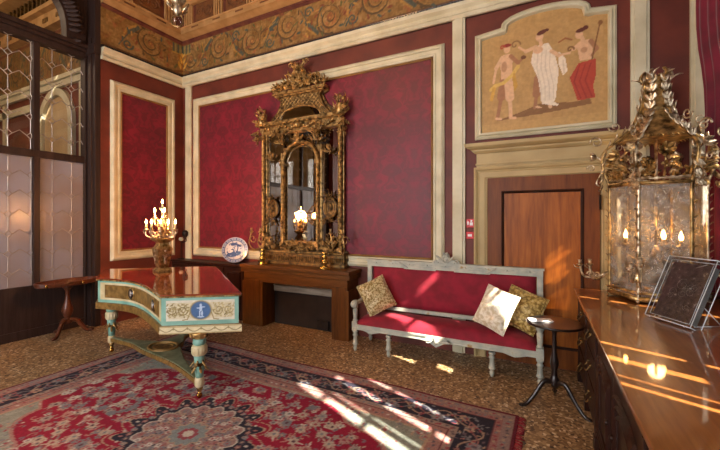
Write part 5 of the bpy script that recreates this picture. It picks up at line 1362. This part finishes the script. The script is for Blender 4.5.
for (y0, y1) in ((2.99,3.47),(3.59,4.07)):
    for (z0, z1) in ((.12,.35),(.37,.58),(.60,.82)):
        b = MB().box((SX0-.016, y0, z0), (SX0, y1, z1)); dd = obj('drawer', b, 'mahog', sb, bevel=.003)
        yc, zc = (y0+y1)/2, (z0+z1)/2; b = MB()
        P = catmull([(SX0-.022, yc-.055, zc+.015), (SX0-.045, yc-.05, zc-.02), (SX0-.05, yc, zc-.035), (SX0-.045, yc+.05, zc-.02), (SX0-.022, yc+.055, zc+.015)], 5); b.sweep(P, .0055, n=6)
        for s in (-1, 1): b.sphere((SX0-.020, yc+s*.055, zc+.018), .013, 8)
        obj('handle', b, 'golddk', dd)

# ================================================================== GILT LANTERN
Lx, Ly, Lz = .905, 3.94, .912
la = thing('gilt_lantern', 'tall six-sided gilt lantern with glass panes standing on the sideboard', 'lantern', (Lx, Ly, Lz))
vd = Vector((.219, .976)); rp = Vector((.976, -.219)); base_a = math.atan2(-vd.y, -vd.x)   # direction towards the viewer's side
angs = [base_a-.349+k*PI/3 for k in range(6)]
RB = .335
ribp = [(RB+.02,0),(RB,.04),(RB,.30),(RB,.60),(RB,.96),(RB+.03,1.08),(RB+.055,1.20),(RB+.04,1.30),(RB-.06,1.40),(RB-.16,1.50),(.125,1.62),(.085,1.75),(.08,1.86),(.11,1.93),(.08,1.98)]
def LP(a, r_, z): return (Lx+r_*math.cos(a), Ly+r_*math.sin(a), Lz+z)
r = random.Random(31)
for z, w_ in ((.025,.022),(.075,.012),(.985,.016)):
    b = MB(); ring = [LP(a, RB+.005, z) for a in angs]
    for k in range(6): b.sweep([ring[k], ring[(k+1)%6]], .014, w_, n=6)
    obj('frame_ring', b, 'gold', la)
b = MB(); ring = [LP(a, RB+.005, 1.02) for a in angs]
for k in range(6): b.sweep([ring[k], ring[(k+1)%6]], .014, .012, n=6)
for k in range(6):
    for q in range(7):
        f = (q+.5)/7; A = Vector(LP(angs[k], RB, .985)).lerp(Vector(LP(angs[(k+1)%6], RB, .985)), f); b.spiral(tuple(A+Vector((0,0,.03))), .025, .005, 1.1, .005, u=tuple((Vector(LP(angs[(k+1)%6],RB,0))-Vector(LP(angs[k],RB,0))).normalized()), steps=7)
obj('scroll_ring', b, 'goldbr', la)
for k, a in enumerate(angs):
    b = MB(); P = catmull([LP(a, r_, z) for r_, z in ribp], 4); b.sweep(P, .016, .012, n=6, up=(math.cos(a),math.sin(a),0))
    u = Vector((math.cos(a), math.sin(a), 0)); tn = Vector((-math.sin(a), math.cos(a), 0))
    for q in range(16):                                                # small leaves climbing the upright
        z = .06+q*.058; s = 1 if q % 2 else -1; b.leaf(LP(a, RB+.012, z), tuple(tn*s*.55+Vector((0,0,.8))+u*.25), tuple(u), .034, .009, .4, n=3)
    rb = obj('corner_rib', b, 'goldbr' if k % 2 == 0 else 'gold', la)
    b = MB()                                                           # big acanthus at the shoulder and up the crown
    for s in (-1, 0, 1):
        for q in range(5): b.leaf(LP(a, RB+.02+.008*q, 1.32-q*.08), tuple(tn*s*.5+Vector((0,0,-.8))+u*.12), tuple(u), .085-.006*q, .024, .35)
    for q in range(9):
        rr, zz_ = [(.35,1.34),(.30,1.40),(.24,1.45),(.19,1.50),(.15,1.56),(.125,1.63),(.105,1.70),(.095,1.78),(.09,1.86)][q]
        for s in (-1, 0, 1): b.leaf(LP(a, rr, zz_), tuple(tn*s*.45+Vector((0,0,.85))-u*(.5 if q < 5 else .1)), tuple(u), .075, .020, .22)
    b.leaf(LP(a, .08, 1.86), tuple(u*.4+Vector((0,0,1))), tuple(u), .10, .022, .7); b.leaf(LP(a, .07, 1.89), tuple(u*.2+Vector((0,0,1))), tuple(tn), .09, .02, .6)
    obj('acanthus_leaves', b, 'goldbr', la)
    b = MB()                                                           # rosette between scrolls at shoulder
    a2 = a+PI/6*(.0); c0 = Vector(LP(a2, RB+.10, 1.27))
    for q in range(6): p_ = 2*PI*q/6; d = tn*math.cos(p_)+Vector((0,0,1))*math.sin(p_); b.leaf(tuple(c0), tuple(d+u*.5), tuple(-d), .058, .020, .5, n=3)
    b.sphere(tuple(c0+u*.012), .016, 7)
    b.sweep(catmull([tuple(c0), tuple(c0-u*.05+Vector((0,0,-.06))), LP(a, RB+.06, 1.12), LP(a, RB+.10, 1.02), LP(a, RB+.05, .98)], 5), .007, n=5)
    b.spiral(LP(a, RB+.10, 1.40), .055, .008, 1.4, .008, u=tuple(u)); b.spiral(LP(a, RB+.14, 1.16), .035, .006, 1.3, .007, u=tuple(u))
    b.spiral(LP(a, RB-.04, 1.53), .05, .008, -1.3, .008, u=tuple(u))
    obj('rosette', b, 'goldbr', la)
    # flower wreath over each pane
    am = a+PI/6; un = Vector((math.cos(am), math.sin(am), 0)); tm = Vector((-math.sin(am), math.cos(am), 0)); ap = RB*math.cos(PI/6)
    b = MB(); c0 = Vector(LP(am, ap+.05, 1.24))
    for q in range(7): p_ = 2*PI*q/7; d = tm*math.cos(p_)+Vector((0,0,1))*math.sin(p_); b.leaf(tuple(c0+d*.015), tuple(d+un*.35), tuple(-d), .055, .019, .5, n=3)
    b.sphere(tuple(c0+un*.012), .015, 6)
    for q in range(20):
        p_ = r.uniform(-1,1); z = 1.04+.06*r.random()+.05*(1-abs(p_)); b.leaf(tuple(Vector(LP(am, ap+.02, z))+tm*p_*.14), tuple(tm*r.uniform(-1,1)+Vector((0,0,r.uniform(-.2,1)))+un*.4), tuple(un), .065, .013, .6, n=3)
        if q % 3 == 0: b.sphere(tuple(Vector(LP(am, ap+.03, z))+tm*p_*.13), .014, 6)
    b.sweep([tuple(Vector(LP(am, ap, 1.02))), tuple(Vector(LP(am, ap+.03, 1.15))), tuple(c0)], .007, n=5)
    obj('flower_spray', b, 'gold', la)
    A = Vector(LP(a, RB-.004, 0)); B = Vector(LP(angs[(k+1)%6], RB-.004, 0)); 
    b = MB(); n2 = Vector(un)*.003
    q4 = [A+Vector((0,0,.05)), B+Vector((0,0,.05)), B+Vector((0,0,.98)), A+Vector((0,0,.98))]
    b.add([tuple(v-n2) for v in q4]+[tuple(v+n2) for v in q4], [(0,1,2,3),(7,6,5,4),(0,4,5,1),(1,5,6,2),(2,6,7,3),(3,7,4,0)]); obj('glass_pane', b, 'ripple', la)
b = MB()
for k in range(6):
    for q in range(9):
        A = Vector(LP(angs[k], .30, 1.37)); B = Vector(LP(angs[(k+1)%6], .30, 1.37)); f = (q+.5)/9; p_ = A.lerp(B, f); tgt = Vector((Lx, Ly, Lz+1.62))
        b.leaf(tuple(p_), tuple((tgt-p_)+Vector((0,0,.02))), tuple(p_-Vector((Lx,Ly,p_.z))), .19, .014, -.35, n=4)
b.lathe([(.29,1.385),(.25,1.42),(.19,1.47),(.14,1.53),(.115,1.60),(.095,1.70),(.075,1.80)], (Lx,Ly,Lz), 6, smooth=False, twist=angs[0])
b.lathe([(.12,1.60),(.10,1.66),(.075,1.72),(.06,1.84),(.075,1.90),(.05,1.93)], (Lx,Ly,Lz), 18); obj('domed_crown', b, 'gold', la)
b = MB().lathe([(RB-.02,.005),(RB-.02,.02)], (Lx,Ly,Lz), 6, smooth=False, twist=angs[0]); obj('floor_plate', b, 'gold', la)
b = MB(); b.lathe([(.012,.35),(.012,1.5)], (Lx,Ly,Lz), 8); b.lathe([(.01,.30),(.03,.33),(.045,.37),(.03,.42),(.015,.46)], (Lx,Ly,Lz), 12); stm = obj('centre_stem', b, 'goldbr', la)
for (r_, f_, z) in ((-.21,-.04,.52),(.05,-.12,.52),(.16,-.07,.51),(.05,.18,.52)):
    x = Lx+rp.x*r_+vd.x*f_; y = Ly+rp.y*r_+vd.y*f_; b = MB()
    b.sweep(catmull([(Lx,Ly,Lz+.38), (Lx+(x-Lx)*.5, Ly+(y-Ly)*.5, Lz+.32), (x, y, Lz+z-.14), (x,y,Lz+z-.06)], 6), .008, n=6)
    b.lathe([(.01,-.09),(.036,-.06),(.04,-.05),(.014,-.045),(.015,-.02),(.018,-.016)], (x,y,Lz+z), 12)
    for q in range(7): a = q*.9; b.leaf((x, y, Lz+z-.08), (math.cos(a),math.sin(a),.1-.3*(q%2)), (0,0,1), .06, .014, .6, n=3)
    am = obj('inner_arm', b, 'goldbr', la); m_ = MB().lathe([(.011,-.02),(.011,.0)], (x,y,Lz+z), 10); obj('candle', m_, 'candle', am); bulb(am, x, y, Lz+z, 1.25, 'bulb2')
def outer_arm(a, spread, z):
    b = MB(); u = Vector((math.cos(a), math.sin(a), 0)); o_ = Vector(LP(a, RB+.01, z))
    for (dx, dz, sd) in spread:
        q = u*.12+Vector((rp.x, rp.y, 0))*dx+Vector((vd.x, vd.y, 0))*sd; e = o_+q+Vector((0,0,dz))
        b.sweep(catmull([tuple(o_), tuple(o_+q*.4+Vector((0,0,-.05))), tuple(o_+q*.85+Vector((0,0,-.05))), tuple(e)], 6), .011, n=6)
        b.lathe([(.008,-.01),(.026,0),(.030,.008),(.012,.012),(.014,.045),(.018,.05)], tuple(e), 12)
        b.spiral(tuple(o_+q*.6+Vector((0,0,-.03))), .034, .008, 1.3, .008, u=tuple(q.normalized())); b.leaf(tuple(e+Vector((0,0,-.03))), tuple(q), (0,0,1), .05, .015, .7, n=3)
    obj('outer_candle_arm', b, 'goldbr', la)
outer_arm(angs[5], [(-.10,.05,-.02),(-.01,.07,-.12)], .20)
outer_arm(angs[0], [(.0,.05,-.04),(.06,.09,.02)], .24)
outer_arm(angs[2], [(.10,.06,.05),(.05,.03,-.02)], .27)

# ================================================================== DISPLAY CASE ON ITS STAND
A = Vector((.675, 3.212, .915)); B = Vector((.841, 2.928, .915)); ux = (B-A).normalized(); ph = Vector((.8633, .5046, 0)); T_ = math.radians(66)
uz = ph*math.cos(T_)+Vector((0,0,math.sin(T_))); un = ux.cross(uz).normalized()
if un.y > 0: un = -un
def CP(u, v, d): return tuple(A+ux*u+uz*v-un*d)         # d goes back, away from the front pane
Wc, Hc, Dc = .33, .46, .075
case = thing('display_case', 'clear acrylic display case tilted on stand, at the right of the sideboard', 'display case', tuple(A))
def obox(b, u0, u1, v0, v1, d0, d1):
    vs = [CP(u, v, d) for d in (d0, d1) for (u, v) in ((u0,v0),(u1,v0),(u1,v1),(u0,v1))]
    return b.add(vs, [(0,1,2,3),(7,6,5,4),(0,4,5,1),(1,5,6,2),(2,6,7,3),(3,7,4,0)])
b = MB()
obox(b, 0, Wc, 0, Hc, 0, .003); obox(b, 0, .003, 0, Hc, .003, Dc); obox(b, Wc-.003, Wc, 0, Hc, .003, Dc); obox(b, .003, Wc-.003, Hc-.003, Hc, .003, Dc); obj('acrylic_panes', b, 'acrylic', case)
b = MB(); e = .0035
cs = [(0,0),(Wc,0),(Wc,Hc),(0,Hc)]
for d in (0, Dc):
    for k in range(4): (u0,v0),(u1,v1) = cs[k], cs[(k+1)%4]; b.sweep([CP(u0,v0,d), CP(u1,v1,d)], e, n=4)
for (u, v) in cs: b.sweep([CP(u,v,0), CP(u,v,Dc)], e, n=4)
for k in range(4):
    u0, v0 = cs[k]; u1, v1 = cs[(k+1)%4]; f = lambda u, v: (u+(.022 if u == 0 else -.022), v+(.022 if v == 0 else -.022)); b.sweep([CP(*f(u0,v0), .010), CP(*f(u1,v1), .010)], .0025, n=4)
obj('case_edges', b, 'acryledge', case)
b = MB()
for u in (.04, Wc-.04):
    p = Vector(CP(u, .16, Dc+.004)); q = Vector(CP(u, -.0, Dc)); back = p+ph*.12; b.sweep([tuple(p), (back.x, back.y, .908)], .006, .004, n=4); b.sweep([(q.x, q.y, .908), (back.x, back.y, .908)], .006, .004, n=4); b.sweep([CP(u, 0, 0), (Vector(CP(u,0,0)).x, Vector(CP(u,0,0)).y, .908)], .005, n=4)
obj('stand', b, 'acryledge', case)
bk = thing('old_book', 'dark tooled leather book cover displayed inside the tilted acrylic case', 'book', CP(.02, .02, .02))
b = MB(); obox(b, .035, Wc-.030, .022, Hc-.035, .018, .026); obj('cover', b, 'plaque', bk)
b = MB(); obox(b, .040, Wc-.022, .025, Hc-.04, .027, .062); obj('page_block', b, 'greyboard', bk)
b = MB(); rr = random.Random(2)
for k in range(9):
    a = rr.uniform(0,3); c0 = Vector(CP(Wc/2+rr.uniform(-.06,.08), Hc/2+rr.uniform(-.12,.10), .0165)); b.spiral(tuple(c0), rr.uniform(.02,.045), .006, 1.5, .0008, u=tuple(ux), v=tuple(uz), start=a, n=4)
for (u,v) in ((Wc*.42,Hc*.42),(Wc*.66,Hc*.55)): b.sphere(CP(u,v,.016), .006, 6)
b.sweep([CP(.20,.40,.017), CP(.26,.43,.017)], .003, n=4); obj('tooled_ornament', b, 'came', bk)

# ================================================================== CURTAINS, SIGNS
def drape(name, label, path, z0, z1, folds, amp, group=None, flare=None, mat='curtain'):
    """hanging cloth following an x-y path with vertical folds"""
    P = catmull(path, 12); 
    L = [0]
    for k in range(1, len(P)): L.append(L[-1]+math.hypot(P[k][0]-P[k-1][0], P[k][1]-P[k-1][1]))
    tot = L[-1]; NU = max(24, int(folds*10)); NV = 22; vs = []; fs = []
    for j in range(NV+1):
        z = z0+(z1-z0)*j/NV
        for i in range(NU+1):
            s = tot*i/NU; k = max(k for k in range(len(L)) if L[k] <= s+1e-9); k = min(k, len(P)-2); f = (s-L[k])/max(1e-6, L[k+1]-L[k])
            x = P[k][0]+(P[k+1][0]-P[k][0])*f; y = P[k][1]+(P[k+1][1]-P[k][1])*f; dx = P[k+1][0]-P[k][0]; dy = P[k+1][1]-P[k][1]; q = math.hypot(dx, dy) or 1
            a = amp*(.7+.3*math.sin(j*.35))*math.sin(2*PI*folds*i/NU+.5*math.sin(j*.25)); w_ = flare(z) if flare else 0
            vs.append((x-dy/q*a-w_, y+dx/q*a, z))
    for j in range(NV):
        for i in range(NU): q = j*(NU+1)+i; fs.append((q, q+1, q+NU+2, q+NU+1))
    b = MB().add(vs, fs, True); o = obj(name, b, mat, loc=(path[0][0], path[0][1], z0), solid=.008); tag(o, label, 'curtain', group); return o
drape('curtain', 'dark crimson velvet curtain hanging at the right behind the lantern', [(1.33,4.29),(1.38,4.17),(1.43,4.05),(1.48,3.93),(1.51,3.84)], .93, 5.0, 6, .024, flare=lambda z: .05*math.exp(-((z-3.3)/.35)**2)+.06*max(0, min(1, (z-3.3)/.6)))
PEL = [((1.55,1.40),(1.55,1.80)), ((1.55,1.90),(1.55,2.42))]

al = thing('fire_point', 'red fire equipment sign above small red alarm box beside the door', 'sign', (-.735, YB-.05, 1.5))
b = MB().box((-.775, YB-.056, 1.50), (-.690, YB-.036, 1.60)); s_ = obj('sign_plate', b, 'redsign', al, bevel=.002)
b = MB()
b.prism_y([(-.765,1.53),(-.752,1.53),(-.748,1.555),(-.75,1.575),(-.758,1.565),(-.762,1.585),(-.768,1.56)], YB-.059, YB-.0565)
b.box((-.738, YB-.059, 1.525), (-.703, YB-.0565, 1.56)); b.prism_y([(-.728,1.565),(-.712,1.565),(-.708,1.585),(-.722,1.59),(-.732,1.58)], YB-.059, YB-.0565); obj('white_pictogram', b, 'white', s_)
b = MB().box((-.777, YB-.07, 1.365), (-.690, YB-.036, 1.45)); c_ = obj('alarm_box', b, 'redsign', al, bevel=.006)
b = MB().box((-.757, YB-.073, 1.395), (-.712, YB-.0705, 1.422)); obj('white_label', b, 'white', c_)

# ================================================================== CHANDELIER AND HANGING LANTERN
hx, hy = -2.43, 1.76
ch = thing('chandelier', 'gilt chandelier hanging from the ceiling, its glass drop at top left', 'chandelier', (hx, hy, 3.05))
b = MB(); b.sphere((hx,hy,3.09), .040, 14); b.lathe([(.004,3.03),(.014,3.045),(.006,3.06)], (hx,hy,0), 8); obj('glass_ball', b, 'clear', ch)
b = MB(); b.sweep([(hx+.045*math.cos(2*PI*k/20)*Rr[0], hy+.045*math.cos(2*PI*k/20)*Rr[1], 3.09+.045*math.sin(2*PI*k/20)) for k in range(20)], .005, n=5, closed=True); obj('drop_ring', b, 'gold', ch)
b = MB().lathe([(.01,3.125),(.02,3.14),(.035,3.17),(.025,3.20),(.05,3.24),(.06,3.30),(.035,3.35),(.05,3.42),(.03,3.5),(.02,3.7),(.05,3.8),(.06,3.95),(.03,4.05),(.014,4.1),(.014,ZC)], (hx,hy,0), 16)
rr = random.Random(8)
for k in range(34):
    a = rr.uniform(0, 2*PI); z = rr.uniform(3.15, 3.42); b.leaf((hx+.035*math.cos(a), hy+.035*math.sin(a), z), (math.cos(a),math.sin(a),rr.uniform(.2,1)), (0,0,1), .06, .016, .8, n=4)
obj('stem', b, 'goldbr', ch)
for k in range(8):
    a = 2*PI*k/8; x, y = hx+.34*math.cos(a), hy+.34*math.sin(a); b = MB()
    b.sweep(catmull([(hx,hy,4.0), (hx+(x-hx)*.4, hy+(y-hy)*.4, 3.92), (hx+(x-hx)*.85, hy+(y-hy)*.85, 3.96), (x,y,4.1)], 6), .010, n=6); b.lathe([(.01,-.01),(.04,0),(.044,.01),(.014,.016),(.014,.05)], (x,y,4.1), 12); am = obj('arm', b, 'goldbr', ch)
    m_ = MB().lathe([(.010,.05),(.010,.11)], (x,y,4.1), 8); obj('candle', m_, 'candle', am); bulb(am, x, y, 4.21, 1., 'bulb')
qx, qy, qz = -5.15, 1.02, 1.66
hl = thing('hanging_lantern', 'small lit glass lantern seen reflected in the gilt mirror', 'lantern', (qx, qy, qz))
b = MB()
for k in range(8):
    a = 2*PI*k/8; b.sweep([(qx+.05*math.cos(a), qy+.05*math.sin(a), qz-.22), (qx+.17*math.cos(a), qy+.17*math.sin(a), qz-.10), (qx+.20*math.cos(a), qy+.20*math.sin(a), qz+.08), (qx+.03*math.cos(a), qy+.03*math.sin(a), qz+.30)], .008, n=5)
for z, r_ in ((-.10,.17),(.08,.20),(-.01,.185),(-.22,.05)): b.sweep([(qx+r_*math.cos(2*PI*k/24), qy+r_*math.sin(2*PI*k/24), qz+z) for k in range(24)], .010, n=5, closed=True)
b.lathe([(.01,.30),(.01,ZC-qz)], (qx,qy,qz), 6); obj('frame', b, 'gold', hl)
b = MB().lathe([(.04,-.21),(.165,-.10),(.195,.08),(.1,.2)], (qx,qy,qz), 16); obj('glass', b, 'clear', hl)
for k in range(3): bulb(hl, qx+.05*math.cos(2.1*k), qy+.05*math.sin(2.1*k), qz-.04, 1.3, 'bulb2')

# ================================================================== LIGHT
def pt(name, loc, e, col, r_=.03):
    l = bpy.data.lights.new(name, 'POINT'); l.energy = e; l.color = lin(col); l.shadow_soft_size = r_; l.specular_factor = 0.; o = bpy.data.objects.new(name, l); o.location = loc; C.objects.link(o)
pt('candelabrum_glow', (CAND[0], CAND[1], CAND[2]+.72), 100, (255,170,96), .10)
pt('lantern_glow', (Lx, Ly, Lz+.62), 7, (255,206,150), .06)
pt('hanging_lantern_glow', (qx, qy, qz+.05), 8, (255,190,120), .05)
pt('chandelier_glow', (hx, hy, 4.35), 80, (255,200,140), .35)
pt('next_room_fill', (-8.6, .6, 5.0), 110, (255,224,190), .3)  # added light to brighten the next room, no fixture there
def area(name, loc, rot, sx, sy, e, col):
    l = bpy.data.lights.new(name, 'AREA'); l.shape = 'RECTANGLE'; l.size = sx; l.size_y = sy; l.energy = e; l.color = lin(col); o = bpy.data.objects.new(name, l); o.location = loc; o.rotation_euler = rot; C.objects.link(o)
for (y0, y1, z0, z1) in WIN: area('daylight_right_window', (XR+.30, (y0+y1)/2, (z0+z1)/2), (0, PI/2, 0), z1-z0, y1-y0, 70, (246,246,252))
for e_, (x0_, x1_, z0, z1) in zip((230, 190, 60), FW): area('front_fill_light', ((x0_+x1_)/2, YF-.25, (z0+z1)/2), (PI/2, 0, 0), x1_-x0_, z1-z0, e_*1.1, (248,246,248))  # added fill from behind the camera
sl = bpy.data.lights.new('sun', 'SUN'); sl.energy = 34.; sl.angle = .012; sl.color = lin((255,246,230)); so = bpy.data.objects.new('sun', sl); C.objects.link(so)
sd = Vector((-1, .42, -1.0)); so.rotation_euler = sd.to_track_quat('-Z', 'Y').to_euler(); so.location = (6, 0, 8)
wd = bpy.data.worlds.new('daylight'); S.world = wd; wd.use_nodes = True
bg = wd.node_tree.nodes['Background']; bg.inputs[0].default_value = L4((232,232,236)); bg.inputs[1].default_value = 1.0

# ================================================================== CAMERA
cam = bpy.data.cameras.new('camera'); co = bpy.data.objects.new('camera', cam); C.objects.link(co); S.camera = co
cam.sensor_width = 36; cam.lens = 36*355/720; cam.shift_y = -6/720; cam.clip_start = .02
co.location = (0, 0, 1.6); co.rotation_euler = (PI/2, 0, math.atan(180/355))
S.view_settings.view_transform = 'Standard'; S.view_settings.look = 'None'; S.view_settings.gamma = 1; S.view_settings.exposure = 0.08; S.view_settings.use_curve_mapping = False
